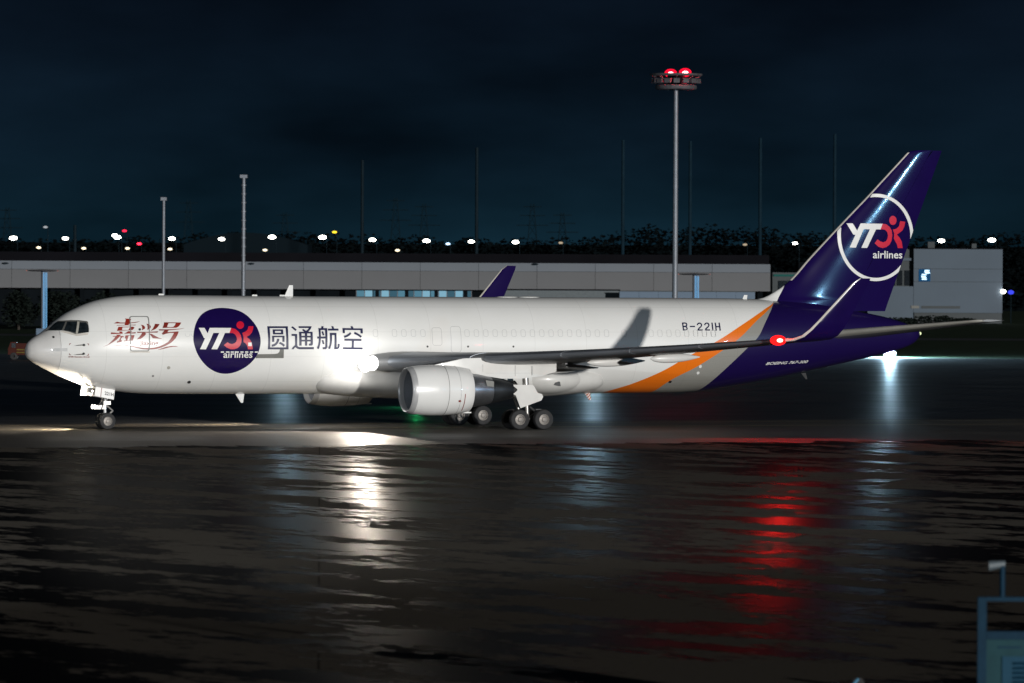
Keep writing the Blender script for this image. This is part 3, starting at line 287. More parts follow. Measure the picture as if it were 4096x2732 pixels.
# ================================================================== THE SETTING
def ground_mat():
    m = bpy.data.materials.new('wet_asphalt'); m.use_nodes = True; nt = m.node_tree; L = nt.links
    p = nt.nodes['Principled BSDF']
    N = lambda t: nt.nodes.new(t)
    t = N('ShaderNodeTexCoord')
    # noise turned and stretched into streaks that imitate camera panning blur
    m0 = N('ShaderNodeMapping'); m0.inputs['Rotation'].default_value = (0, 0, R(57)); L.new(t.outputs['Object'], m0.inputs[0])
    mp = N('ShaderNodeMapping'); mp.inputs['Scale'].default_value = (0.36, 1.0, 1); L.new(m0.outputs[0], mp.inputs[0])
    def noise(sc, det, rough=0.55, src=mp.outputs[0], dist=0.0):
        n = N('ShaderNodeTexNoise'); n.inputs['Scale'].default_value = sc; n.inputs['Detail'].default_value = det; n.inputs['Roughness'].default_value = rough
        n.inputs['Distortion'].default_value = dist; L.new(src, n.inputs['Vector']); return n.outputs['Fac']
    def mathn(op, a, b=None):
        n = N('ShaderNodeMath'); n.operation = op
        for i, x in enumerate((a, b)):
            if x is None: continue
            if hasattr(x, 'is_output'): L.new(x, n.inputs[i])
            else: n.inputs[i].default_value = x
        return n.outputs[0]
    big = noise(0.04, 3); mid = noise(0.30, 8, 0.62, dist=0.1); fine = noise(2.6, 5, 0.65); grain = noise(9, 3, 0.6, t.outputs['Object'])
    s = mathn('ADD', mathn('MULTIPLY', big, 0.26), mathn('ADD', mathn('MULTIPLY', mid, 0.72), mathn('MULTIPLY', fine, 0.28)))
    wet = N('ShaderNodeMapRange'); wet.inputs['From Min'].default_value = 0.622; wet.inputs['From Max'].default_value = 0.655; wet.interpolation_type = 'SMOOTHSTEP'
    L.new(s, wet.inputs['Value'])           # 0 = standing water, 1 = dry asphalt
    # lane joints of the paving
    br = N('ShaderNodeTexBrick'); br.inputs['Scale'].default_value = 1.0; br.inputs['Mortar Size'].default_value = 0.006; br.inputs['Brick Width'].default_value = 900; br.inputs['Row Height'].default_value = 26
    br.inputs['Color1'].default_value = br.inputs['Color2'].default_value = (1, 1, 1, 1); br.inputs['Mortar'].default_value = (0, 0, 0, 1); br.inputs['Mortar Size'].default_value = 0.03
    mp2 = N('ShaderNodeMapping'); mp2.inputs['Rotation'].default_value = (0, 0, R(-2)); mp2.inputs['Location'].default_value = (450, 7, 0); L.new(t.outputs['Object'], mp2.inputs[0]); L.new(mp2.outputs[0], br.inputs['Vector'])
    col = N('ShaderNodeMix'); col.data_type = 'RGBA'
    col.inputs[6].default_value = (0.007, 0.007, 0.0075, 1); col.inputs[7].default_value = (0.150, 0.132, 0.108, 1)
    L.new(wet.outputs[0], col.inputs[0])
    col2 = N('ShaderNodeMix'); col2.data_type = 'RGBA'; col2.blend_type = 'MULTIPLY'; col2.inputs[0].default_value = 0.6
    L.new(col.outputs[2], col2.inputs[6])
    gr = N('ShaderNodeMapRange'); gr.inputs['To Min'].default_value = 0.35; gr.inputs['To Max'].default_value = 1.65; L.new(grain, gr.inputs['Value'])
    L.new(gr.outputs[0], col2.inputs[7])
    col3 = N('ShaderNodeMix'); col3.data_type = 'RGBA'; col3.blend_type = 'MULTIPLY'; col3.inputs[0].default_value = 0.6
    L.new(col2.outputs[2], col3.inputs[6]); L.new(br.outputs['Color'], col3.inputs[7])
    ro = N('ShaderNodeMapRange'); ro.inputs['To Min'].default_value = 0.19; ro.inputs['To Max'].default_value = 0.75; L.new(wet.outputs[0], ro.inputs['Value']); 
    bp = N('ShaderNodeBump'); bp.inputs['Strength'].default_value = 0.15; bp.inputs['Distance'].default_value = 0.02
    h = mathn('ADD', mathn('MULTIPLY', fine, 0.5), mathn('ADD', mathn('MULTIPLY', grain, 0.16), mathn('MULTIPLY', mid, 0.22)))
    L.new(h, bp.inputs['Height'])
    # open-textured asphalt: a matte body with a broken water film that mirrors only part of the light
    df = N('ShaderNodeBsdfDiffuse'); L.new(col3.outputs[2], df.inputs['Color']); L.new(bp.outputs[0], df.inputs['Normal'])
    gl = N('ShaderNodeBsdfGlossy'); gl.inputs['Anisotropy'].default_value = 0.68; tg = N('ShaderNodeCombineXYZ'); tg.inputs[1].default_value = 1.0; L.new(tg.outputs[0], gl.inputs['Tangent']); L.new(ro.outputs[0], gl.inputs['Roughness']); L.new(bp.outputs[0], gl.inputs['Normal'])  # anisotropy widens the reflections sideways, imitating panning blur
    fc = N('ShaderNodeMapRange'); fc.inputs['To Min'].default_value = 0.036; fc.inputs['To Max'].default_value = 0.004; L.new(wet.outputs[0], fc.inputs['Value'])
    mx = N('ShaderNodeMixShader'); L.new(fc.outputs[0], mx.inputs[0]); L.new(df.outputs[0], mx.inputs[1]); L.new(gl.outputs[0], mx.inputs[2])
    L.new(mx.outputs[0], nt.nodes['Material Output'].inputs['Surface']); nt.nodes.remove(p)
    return m
MATS['wet_asphalt'] = ground_mat()
def strip_mat(name, c0, c1, rough0, rough1, spec, bump):
    m = bpy.data.materials.new(name); m.use_nodes = True; nt = m.node_tree; L = nt.links; p = nt.nodes['Principled BSDF']; N = lambda t: nt.nodes.new(t)
    t = N('ShaderNodeTexCoord'); m0 = N('ShaderNodeMapping'); m0.inputs['Rotation'].default_value = (0, 0, -A); L.new(t.outputs['Object'], m0.inputs[0])
    mp = N('ShaderNodeMapping'); mp.inputs['Scale'].default_value = (0.05, 1, 1); L.new(m0.outputs[0], mp.inputs[0])
    n1 = N('ShaderNodeTexNoise'); n1.inputs['Scale'].default_value = 0.8; n1.inputs['Detail'].default_value = 7; n1.inputs['Roughness'].default_value = 0.7; L.new(mp.outputs[0], n1.inputs['Vector'])
    n2 = N('ShaderNodeTexNoise'); n2.inputs['Scale'].default_value = 0.12; n2.inputs['Detail'].default_value = 5; L.new(m0.outputs[0], n2.inputs['Vector'])
    ad = N('ShaderNodeMath'); ad.operation = 'ADD'; L.new(n1.outputs['Fac'], ad.inputs[0]); L.new(n2.outputs['Fac'], ad.inputs[1])
    r = N('ShaderNodeMapRange'); r.inputs['From Min'].default_value = 0.75; r.inputs['From Max'].default_value = 1.2; L.new(ad.outputs[0], r.inputs['Value'])
    mx = N('ShaderNodeMix'); mx.data_type = 'RGBA'; mx.inputs[6].default_value = (*c0, 1); mx.inputs[7].default_value = (*c1, 1); L.new(r.outputs[0], mx.inputs[0]); L.new(mx.outputs[2], p.inputs['Base Color'])
    q = N('ShaderNodeMapRange'); q.inputs['To Min'].default_value = rough0; q.inputs['To Max'].default_value = rough1; L.new(r.outputs[0], q.inputs['Value']); L.new(q.outputs[0], p.inputs['Roughness'])
    p.inputs['Specular IOR Level'].default_value = spec
    b = N('ShaderNodeBump'); b.inputs['Strength'].default_value = bump; b.inputs['Distance'].default_value = 0.02; L.new(ad.outputs[0], b.inputs['Height']); L.new(b.outputs[0], p.inputs['Normal'])
    MATS[name] = m
strip_mat('taxiway_asphalt', (0.075, 0.068, 0.059), (0.125, 0.112, 0.096), 0.42, 0.6, 0.08, 0.3)
strip_mat('far_apron_asphalt', (0.022, 0.024, 0.026), (0.045, 0.047, 0.05), 0.34, 0.52, 0.22, 0.5)
def strip(name, y0, y1, m, z, rag=0.0):
    b = MB(); rg_ = random.Random(11); n_ = 900 if rag else 1; ys = []; w_ = 0.0
    for i in range(n_ + 1):
        w_ = w_ * 0.9 + rg_.uniform(-1, 1) * rag; ys.append(y1 + w_ + rg_.uniform(-0.5, 0.5) * rag)
    xs_ = [-900 + 1800 * i / n_ for i in range(n_ + 1)] if not rag else [-130 + 270 * i / n_ for i in range(n_ + 1)]
    if rag: xs_[0] = -900; xs_[-1] = 900
    b.add([ac_world(x_, y0, z) for x_ in xs_] + [ac_world(x_, y_, z) for x_, y_ in zip(xs_, ys)], [(i, i + 1, n_ + 2 + i, n_ + 1 + i) for i in range(n_)])
    tag(b.build(name, m), kind='structure')
strip('taxiway', -11.0, 29.5, 'taxiway_asphalt', 0.004, 0.9)
strip('far_apron', -700.0, -11.0, 'far_apron_asphalt', 0.004)
tag(MB().add([(-900, -300, 0), (900, -300, 0), (3000, 6000, 0), (-3000, 6000, 0)], [(0, 1, 2, 3)]).build('apron_ground', 'wet_asphalt'), kind='structure')
mat('grass', (0.022, 0.046, 0.018), 0.85, var=0.6, scale=0.35, spec=0.1, bump=0.6)
MATS['grass'].node_tree.nodes['Noise Texture'].inputs['Detail'].default_value = 10
tag(MB().add([(-900, 588, 0.02), (900, 575, 0.02), (2600, 5000, 0.02), (-2600, 5000, 0.02)], [(0, 1, 2, 3)]).build('grass_field', 'grass'), kind='structure')
# service road behind the grass, in front of the terminal
mat('road_asphalt', (0.045, 0.045, 0.047), 0.5, var=0.3, scale=0.5)
tag(MB().add([(-600, 760, 0.03), (600, 752, 0.03), (600, 778, 0.03), (-600, 786, 0.03)], [(0, 1, 2, 3)]).build('service_road', 'road_asphalt'), kind='structure')
# painted taxi lines along the aircraft's track
mat('line_paint', (0.55, 0.46, 0.22), 0.55, var=0.25, scale=2)
for nm, off, w in (('taxiway_centre_line', 0.0, 0.3), ('taxiway_edge_line', -8.2, 0.2)):
    b = MB()
    for k in range(60):
        x0 = -60 + k * 3.0
        q = [ac_world(x0, off - w / 2, 0.008), ac_world(x0 + 3.0, off - w / 2, 0.008), ac_world(x0 + 3.0, off + w / 2, 0.008), ac_world(x0, off + w / 2, 0.008)]
        b.add(q, [(0, 1, 2, 3)])
    tag(b.build(nm, 'line_paint'), kind='structure')
# ================================================================== THE AIRCRAFT
ac = empty('cargo_aircraft', AC_O, math.pi + A)
tag(ac, 'white twin engine cargo airliner with purple tail taxiing on the wet apron', 'airplane')
def ring_at(x, n=96, off=0.0):
    s = NOSE_X - x; zt, zb, w, zm = fT(s), fB(s), fW(s), fM(s); out = []
    for i in range(n):
        t = 2 * math.pi * i / n; c, d = math.cos(t), math.sin(t)
        out.append((x, (w + off) * c, zm + (d * (zt - zm + off) if d > 0 else d * (zm - zb + off))))
    return out
# --- fuselage with painted tail bands
def livery_mat():
    m = bpy.data.materials.new('fuselage_livery'); m.use_nodes = True; nt = m.node_tree; L = nt.links; p = nt.nodes['Principled BSDF']
    N = lambda t: nt.nodes.new(t)
    p.inputs['Roughness'].default_value = 0.3; p.inputs['Coat Weight'].default_value = 0.6; p.inputs['Coat Roughness'].default_value = 0.035
    t = N('ShaderNodeTexCoord'); s = N('ShaderNodeSeparateXYZ'); L.new(t.outputs['Object'], s.inputs[0])
    zn = N('ShaderNodeMapRange'); zn.inputs['From Min'].default_value = 1.5; zn.inputs['From Max'].default_value = 7.5; L.new(s.outputs[2], zn.inputs['Value'])
    n = N('ShaderNodeTexNoise'); n.inputs['Scale'].default_value = 0.5; n.inputs['Detail'].default_value = 4; L.new(t.outputs['Object'], n.inputs['Vector'])
    wr = N('ShaderNodeValToRGB'); wr.color_ramp.elements[0].position = 0.3; wr.color_ramp.elements[1].position = 0.7
    wr.color_ramp.elements[0].color = (WHITE[0] * 0.96, WHITE[1] * 0.96, WHITE[2] * 0.95, 1); wr.color_ramp.elements[1].color = (*WHITE, 1); L.new(n.outputs['Fac'], wr.inputs[0])
    cur = wr.outputs[0]
    # belly grime: streaks pulled aft
    for key, colr in (('b1', (0.80, 0.17, 0.008, 1)), ('b2', (0.27, 0.265, 0.24, 1)), ('b3', (*PURPLE, 1))):
        fc = N('ShaderNodeFloatCurve'); c = fc.mapping.curves[0]
        pts = [((z - 1.5) / 6.0, (x + 20) / 20.0) for x, z in DECALS[key]]
        lo, hi = pts[0], pts[-1]
        pts = [(0.0, min(1, lo[1] + 0.02))] + pts + [(1.0, hi[1] - 0.02)]
        while len(c.points) < len(pts): c.points.new(0.5, 0.5)
        for q, (a, b) in zip(c.points, pts): q.location = (a, b); q.handle_type = 'AUTO'
        fc.mapping.update(); L.new(zn.outputs[0], fc.inputs['Value'])
        xb = N('ShaderNodeMapRange'); xb.clamp = False; xb.inputs['To Min'].default_value = -20; xb.inputs['To Max'].default_value = 0; L.new(fc.outputs[0], xb.inputs['Value'])
        lt = N('ShaderNodeMath'); lt.operation = 'LESS_THAN'; L.new(s.outputs[0], lt.inputs[0]); L.new(xb.outputs[0], lt.inputs[1])
        mx = N('ShaderNodeMix'); mx.data_type = 'RGBA'; mx.inputs[7].default_value = colr; L.new(lt.outputs[0], mx.inputs[0]); L.new(cur, mx.inputs[6]); cur = mx.outputs[2]
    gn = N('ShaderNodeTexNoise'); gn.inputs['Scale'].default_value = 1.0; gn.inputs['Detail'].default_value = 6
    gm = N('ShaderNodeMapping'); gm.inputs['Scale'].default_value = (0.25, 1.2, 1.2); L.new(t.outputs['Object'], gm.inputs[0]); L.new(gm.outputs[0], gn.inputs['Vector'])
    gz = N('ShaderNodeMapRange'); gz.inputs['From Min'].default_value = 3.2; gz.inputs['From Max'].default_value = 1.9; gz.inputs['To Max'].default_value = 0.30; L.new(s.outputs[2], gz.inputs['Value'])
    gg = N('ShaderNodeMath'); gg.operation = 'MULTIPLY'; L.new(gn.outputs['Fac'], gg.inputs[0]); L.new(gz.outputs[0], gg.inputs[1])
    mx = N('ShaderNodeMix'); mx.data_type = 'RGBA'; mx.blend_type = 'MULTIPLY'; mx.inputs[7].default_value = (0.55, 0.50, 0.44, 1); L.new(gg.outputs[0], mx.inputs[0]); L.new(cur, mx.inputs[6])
    # faint skin joints: frames every few metres and two lap joints
    cur = mx.outputs[2]
    def seam(src, period, width, shift):
        a = N('ShaderNodeMath'); a.operation = 'ADD'; L.new(src, a.inputs[0]); a.inputs[1].default_value = shift
        f = N('ShaderNodeMath'); f.operation = 'PINGPONG'; L.new(a.outputs[0], f.inputs[0]); f.inputs[1].default_value = period / 2
        c = N('ShaderNodeMath'); c.operation = 'LESS_THAN'; L.new(f.outputs[0], c.inputs[0]); c.inputs[1].default_value = width; return c.outputs[0]
    s1, s2 = seam(s.outputs[0], 3.1, 0.014, 100.4), seam(s.outputs[2], 1.37, 0.010, 0.12)
    sm = N('ShaderNodeMath'); sm.operation = 'MAXIMUM'; L.new(s1, sm.inputs[0]); L.new(s2, sm.inputs[1])
    sf = N('ShaderNodeMath'); sf.operation = 'MULTIPLY'; L.new(sm.outputs[0], sf.inputs[0]); sf.inputs[1].default_value = 0.22
    mj = N('ShaderNodeMix'); mj.data_type = 'RGBA'; mj.blend_type = 'MULTIPLY'; mj.inputs[7].default_value = (0.45, 0.44, 0.42, 1); L.new(sf.outputs[0], mj.inputs[0]); L.new(cur, mj.inputs[6])
    L.new(mj.outputs[2], p.inputs['Base Color'])
    wv = N('ShaderNodeTexNoise'); wv.inputs['Scale'].default_value = 1.1; wv.inputs['Detail'].default_value = 2; L.new(t.outputs['Object'], wv.inputs['Vector'])
    bp = N('ShaderNodeBump'); bp.inputs['Strength'].default_value = 0.2; bp.inputs['Distance'].default_value = 0.012; L.new(wv.outputs['Fac'], bp.inputs['Height']); L.new(bp.outputs[0], p.inputs['Coat Normal'])
    return m
MATS['fuselage_livery'] = livery_mat()
RAD_S = 1.57
st = [RAD_S + 0.012 + 0.07 * i for i in range(22)] + [3.2 + 0.2 * i for i in range(30)] + [9.4 + 0.75 * i for i in range(37)] + [37.2 + 0.3 * i for i in range(50)] + [52.3 + 0.12 * i for i in range(11)] + [53.6, 53.635]
rings = [ring_at(NOSE_X - s) for s in st]
fus = MB().loft(rings, True, True).build('fuselage', 'fuselage_livery', ac, True, 60)
rs = [RAD_S * (i / 22) ** 2 for i in range(1, 23)]
radome = MB().loft([ring_at(NOSE_X - max(s, 0.004)) for s in rs], True, True).build('radome', 'radome_paint', fus, True, 50)
MB().loft([ring_at(NOSE_X - RAD_S, off=-0.02), ring_at(NOSE_X - RAD_S - 0.012, off=-0.02)], False, False).build('radome_seam', 'black_mark', fus)

# --- decals: flat outlines in (x, z) laid on the skin
def skin_n(x, z):
    e = 0.01; y = skin_y(x, z)
    n = Vector((-(skin_y(x + e, z) - skin_y(x - e, z)) / (2 * e), 1.0, -(skin_y(x, z + e) - skin_y(x, z - e)) / (2 * e)))
    return n.normalized()
def fus_map(x, z, off):
    s = NOSE_X - x; zt, zb = fT(s), fB(s); m = 0.012 * (zt - zb); z2 = min(max(z, zb + m), zt - m)
    n = skin_n(x, z2); return Vector((x, skin_y(x, z2), z2)) + n * off, n
def decal_bm(bm, name, m, parent, fmap, xstep, zstep):
    xs = [v.co.x for v in bm.verts]; zs = [v.co.y for v in bm.verts]
    for ax, lo, hi, stp in ((0, min(xs), max(xs), xstep), (1, min(zs), max(zs), zstep)):
        if not stp: continue
        k = math.ceil(lo / stp) * stp
        while k < hi:
            co = [0, 0, 0]; co[ax] = k; no = [0, 0, 0]; no[ax] = 1
            bmesh.ops.bisect_plane(bm, geom=bm.verts[:] + bm.edges[:] + bm.faces[:], plane_co=co, plane_no=no, dist=1e-5)
            k += stp
    nor = []
    bm.verts.index_update()
    for v in bm.verts:
        p, n = fmap(v.co.x, v.co.y, v.co.z); v.co = p; nor.append(n)
    me = bpy.data.meshes.new(name)
    for f in bm.faces:
        f.normal_update()
        if f.normal.dot(nor[f.verts[0].index]) < 0: f.normal_flip()
        f.smooth = True
    bm.to_mesh(me); bm.free()
    me.normals_split_custom_set_from_vertices(nor)
    return link(name, me, m, parent)
def decal(name, polys, m, parent, fmap=fus_map, off=0.008, step=0.0009, xstep=0, zstep=0.15):
    bm = bmesh.new()
    for k, loops in enumerate(polys):
        vs = [Vector((p[0], p[1], 0)) for L in loops for p in L]
        bv = [bm.verts.new((v.x, v.y, off + k * step)) for v in vs]
        for tri in tessellate_polygon([[Vector((p[0], p[1], 0)) for p in L] for L in loops]):
            try: bm.faces.new([bv[i] for i in tri])
            except ValueError: pass
    return decal_bm(bm, name, m, parent, fmap, xstep, zstep)
def text_decal(name, txt, m, parent, x0, x1, z0, z1=None, height=None, shear=0.0, off=0.012, fmap=fus_map, bold=0.0, slope=0.0, zstep=0.15):
    "text running aft from x0 to x1 with its baseline at z0; cap height set by 'height'"
    cu = bpy.data.curves.new(name, 'FONT'); cu.body = txt; cu.shear = shear; cu.offset = bold; cu.resolution_u = 3
    o = bpy.data.objects.new(name, cu); COL.objects.link(o)
    bpy.context.view_layer.update()
    me = bpy.data.meshes.new_from_object(o.evaluated_get(bpy.context.evaluated_depsgraph_get()))
    bpy.data.objects.remove(o)
    X = [v.co.x for v in me.vertices]; Yv = [v.co.y for v in me.vertices]
    bm = bmesh.new(); bm.from_mesh(me); bpy.data.meshes.remove(me)
    lo, hi = min(X), max(X); top = max(Yv); k = (x1 - x0) / (hi - lo); kz = height / top
    for v in bm.verts:
        tx, ty = v.co.x - lo, v.co.y
        v.co = Vector((x0 + tx * k, z0 + ty * kz + slope * tx * k, off))
    bmesh.ops.triangulate(bm, faces=bm.faces[:])
    return decal_bm(bm, name, m, parent, fmap, 0, zstep)
D = DECALS
roundel = decal('roundel', D['disc'], 'purple_paint', fus, off=0.006, zstep=0.12)
decal('logo_letters', D['yt'], 'logo_white', fus, off=0.011)
decal('logo_figure', D['ytred'], 'logo_red', fus, off=0.0115)
for P_ in D['dash']: decal('service_marking', [P_], 'logo_white', fus, off=0.017)
a = D['airl']; text_decal('airlines_lettering', 'airlines', 'logo_white', fus, a[0][0], a[1][0], a[0][1], height=a[2][1] - a[0][1], bold=0.012)
decal('chinese_lettering', D['yuantong'], 'navy_paint', fus)
decal('calligraphy', D['jia'], 'calligraphy_red', fus, xstep=0.2)
a = D['jiax']; text_decal('pinyin_lettering', 'jiaxing', 'calligraphy_red', fus, a[0][0], a[1][0], a[0][1], height=0.2, bold=0.02, off=0.02)
decal('cargo_door_marking', D['cargodoor'], 'panel_grey', fus, off=0.004)
decal('registration', D['reg'], 'navy_paint', fus, off=0.007, step=0.0008)
a = D['type']; text_decal('type_lettering', 'BOEING 767-300', 'logo_white', fus, a[0][0], a[1][0], a[0][1], height=0.15, shear=0.4, bold=0.02, slope=(a[1][1] - a[0][1]) / (a[1][0] - a[0][0]))
a = D['rvsm']; text_decal('rvsm_lettering', 'RVSM Operation Aircraft', 'calligraphy_red', fus, a[0][0], a[1][0], a[0][1], height=0.075, bold=0.02)
for P_ in D['brackets']: decal('probe_marking', [P_], 'calligraphy_red', fus)
decal('scuff_panel', D['greys'], 'seam_grey', fus, off=0.003, xstep=0.2)
tag(decal('crew_door', D['crewdoor'], 'door_grey', fus, off=0.03, xstep=0.2))
decal('door_sill', D['doorsill'], 'lip_beige', fus, off=0.03, xstep=0.2)
decal('porthole', D['porthole'], 'black_mark', fus, off=0.035)
decal('cockpit_surround', D['surround'], 'cockpit_frame', fus, off=0.010, xstep=0.08, zstep=0.06)
decal('windscreen_lip', D['lip'], 'lip_beige', fus, off=0.008, xstep=0.1, zstep=0.06)
for P_ in D['panes']: decal('cockpit_window', [P_], 'cockpit_glass', fus, off=0.016, xstep=0.08, zstep=0.06)
decal('window_pillar', D['pillar'], 'pillar_beige', fus, off=0.022, xstep=0.08, zstep=0.06)
# pitot probes
for (px_, pz_) in D['probes'][:2]:
    p, n = fus_map(px_, pz_, 0)
    MB().tube(p, p + n * 0.16, 0.07, 0.04, 10).tube(p + n * 0.14, p + n * 0.14 + Vector((0.42, -0.06, -0.03)), 0.022, 0.012, 8).build('pitot_probe', 'black_mark', fus)
p, n = fus_map(*D['probes'][2], 0); MB().tube(p - n * 0.01, p + n * 0.05, 0.07, 0.05, 10).build('alpha_vane', 'black_mark', fus)
# plugged cabin windows: thin raised rims, one shared mesh on the parallel part
def rrect(cx, cz, w, h, r, n=4):
    o = []
    for sx, sz, a0 in ((1, 1, 0), (-1, 1, 90), (-1, -1, 180), (1, -1, 270)):
        for i in range(n + 1):
            t = R(a0 + 90 * i / n); o.append((cx + sx * (w / 2 - r) + r * math.cos(t), cz + sz * (h / 2 - r) + r * math.sin(t)))
    return o
def outline(name, cx, cz, w, h, r, lw, m='seam_grey', off=0.004):
    return decal(name, [[rrect(cx, cz, w, h, r), rrect(cx, cz, w - 2 * lw, h - 2 * lw, max(0.02, r - lw))]], m, fus, off=off)
WZ = 5.29
w0 = outline('window_plug', 0.0, WZ, 0.29, 0.40, 0.1, 0.022)
xs = [8.23, 7.115, 6.56, 6.0, 5.44] + [2.83 - 0.5575 * i for i in range(16)] + [-6.6, -8.24, -8.78, -9.33, -9.88, -10.42, -10.97, -11.51, -12.06, 12.3, 11.2, 19.1, 18.75]
for i, x in enumerate(xs):
    if i == 0: w0.location.x = x
    else: dup(w0, fus, (x, 0, 0))
outline('overwing_exit', 4.62, 5.1, 0.58, 1.0, 0.14, 0.026)
outline('overwing_exit', 3.5, 4.95, 0.62, 1.45, 0.16, 0.026)
# small fuselage fittings: drains, lights, antennas
for x, z, r_, m_ in ((5.2, 4.55, 0.06, 'black_mark'), (2.8, 4.55, 0.06, 'black_mark'), (0.1, 4.55, 0.06, 'black_mark'), (20.9, 2.95, 0.07, 'door_grey'), (18.75, 2.6, 0.11, 'black_mark'), (20.1, 3.4, 0.1, 'pillar_beige'), (-9.75, 2.55, 0.1, 'black_mark'), (-11.35, 3.42, 0.1, 'logo_white'), (-11.3, 3.05, 0.1, 'logo_white')):
    p, n = fus_map(x, z, 0); MB().tube(p - n * 0.02, p + n * 0.02, r_, r_ * 0.9, 14).build('skin_fitting', m_, fus)
def blade(x, z0, h, c0, c1, sweep, name='blade_antenna', m='white_paint'):
    b = MB(); rings = []
    for t in (0, 0.5, 1):
        c = c0 + (c1 - c0) * t; xx = x - sweep * t; w = 0.05 * (1 - 0.6 * t)
        rings.append([(xx, 0, z0 + h * t), (xx - c * 0.4, w, z0 + h * t), (xx - c, 0, z0 + h * t), (xx - c * 0.4, -w, z0 + h * t)])
    return b.loft(rings).build(name, m, fus)
blade(12.7, 7.28, 0.62, 0.5, 0.22, 0.28)
blade(15.55, 1.95, -0.52, 0.55, 0.12, 0.35)
blade(-14.9, 7.2, 0.25, 0.28, 0.2, 0.12)
for x in (24.0, 18.6, 17.0): blade(x - 4, fT(NOSE_X - x + 4) - 0.02, 0.09, 0.35, 0.25, 0.05)
for x in (-0.5, -1.8): MB().ball((x, 0, 7.27), (0.7, 0.3, 0.07)).build('antenna_fairing', 'white_paint', fus, True)
# red and white striped drain masts under the belly
def stripe_mat():
    m = bpy.data.materials.new('striped_mast'); m.use_nodes = True; nt = m.node_tree; p = nt.nodes['Principled BSDF']
    t = nt.nodes.new('ShaderNodeTexCoord'); w = nt.nodes.new('ShaderNodeTexWave'); w.bands_direction = 'DIAGONAL'; w.inputs['Scale'].default_value = 3.2
    r = nt.nodes.new('ShaderNodeValToRGB'); r.color_ramp.interpolation = 'CONSTANT'; r.color_ramp.elements[1].position = 0.5
    r.color_ramp.elements[0].color = (0.45, 0.07, 0.03, 1); r.color_ramp.elements[1].color = (0.7, 0.68, 0.64, 1)
    nt.links.new(t.outputs['Object'], w.inputs['Vector']); nt.links.new(w.outputs['Fac'], r.inputs[0]); nt.links.new(r.outputs[0], p.inputs['Base Color']); MATS['striped_mast'] = m
stripe_mat()
blade(-5.2, 1.92, -0.42, 0.34, 0.14, 0.28, 'drain_mast', 'striped_mast')
blade(9.2, 2.0, -0.12, 0.45, 0.3, 0.12, 'drain_mast', 'striped_mast')
blade(-18.6, 3.0, -0.36, 0.3, 0.1, 0.3, 'tail_bumper', 'gear_dark')

# --- wing to body fairing
rg = []
for i in range(41):
    t = i / 40; x = 11.4 - 17.2 * t
    k = max(0.0, math.sin(math.pi * t)) ** 0.45
    w = 1.6 + 1.30 * k; zc = 2.75; hb = 0.55 + 0.62 * k; ht = 0.5 + 0.75 * k
    ring = []
    for j in range(48):
        a = 2 * math.pi * j / 48; c, d = math.cos(a), math.sin(a); sg = lambda q, e: math.copysign(abs(q) ** e, q)
        ring.append((x, w * sg(c, 0.75), zc + sg(d, 0.85) * (ht if d > 0 else hb)))
    rg.append(ring)
fair = MB().loft(rg).build('wing_body_fairing', 'belly_white', ac, True, 60)
# gear bay bulge behind the main gear
rg = []
for i in range(25):
    t = i / 24; x = -0.2 - 4.3 * t; k = max(0.02, math.sin(math.pi * min(1, t * 1.0 + 0.12) ** 1.2 if t < 0.9 else math.pi * (0.97))) ** 0.5
    k = max(0.03, math.sin(math.pi * (0.1 + 0.88 * t))) ** 0.6
    rg.append([(x, 1.55 + 1.5 * k * math.cos(2 * math.pi * j / 32), 2.72 + (0.75 * k + 0.1) * math.sin(2 * math.pi * j / 32)) for j in range(32)])
MB().loft(rg).build('gear_bay_fairing', 'belly_white', ac, True, 60)
MB().plate([(-2.55, 2.35), (-2.15, 2.42), (-2.22, 2.62), (-2.5, 2.6)], 2.98, 3.02).build('vent_opening', 'black_mark', fair)

# --- wings
def airfoil(n=14, t=0.12, camber=0.015):
    up_, lo_ = [], []
    for i in range(n + 1):
        x = 0.5 * (1 - math.cos(math.pi * i / n))
        y = 5 * t * (0.2969 * math.sqrt(x) - 0.126 * x - 0.3516 * x * x + 0.2843 * x ** 3 - 0.1015 * x ** 4) + 0.0008
        c = camber * (1 - (2 * x - 1) ** 2)
        up_.append((x, c + y)); lo_.append((x, c - y))
    return up_[::-1] + lo_[1:]           # TE upper -> LE -> TE lower
def place(af, le, chord, twist=0.0, nrm=(0, 1)):
    "section with chord along -x; nrm = (ny, nz) is the thickness direction"
    out = []
    for x, y in af:
        xx, yy = x * chord, y * chord
        xr = xx * math.cos(twist) + yy * math.sin(twist); yr = -xx * math.sin(twist) + yy * math.cos(twist)
        out.append((le[0] - xr, le[1] + nrm[0] * yr, le[2] + nrm[1] * yr))
    return out
def wing_le(y, side):
    yy = abs(y); t = (yy - 2.4) / 21.3
    x = 8.15 - 0.69 * (yy - 2.4) + (1.15 * max(0, 1 - (yy - 2.2) / 2.2) if yy < 4.4 else 0)
    dz = 0.0 if side > 0 else 0.62 * t * t + 0.05
    return x, 3.69 + (0.90 * t + 0.56 * t * t) + dz
def wing_chord(y):
    yy = abs(y); x = wing_le(y, 1)[0]
    te = -1.75 - (yy - 2.4) * 0.06 if yy < 8.6 else -2.12 - (yy - 8.6) * 0.444
    return x - te
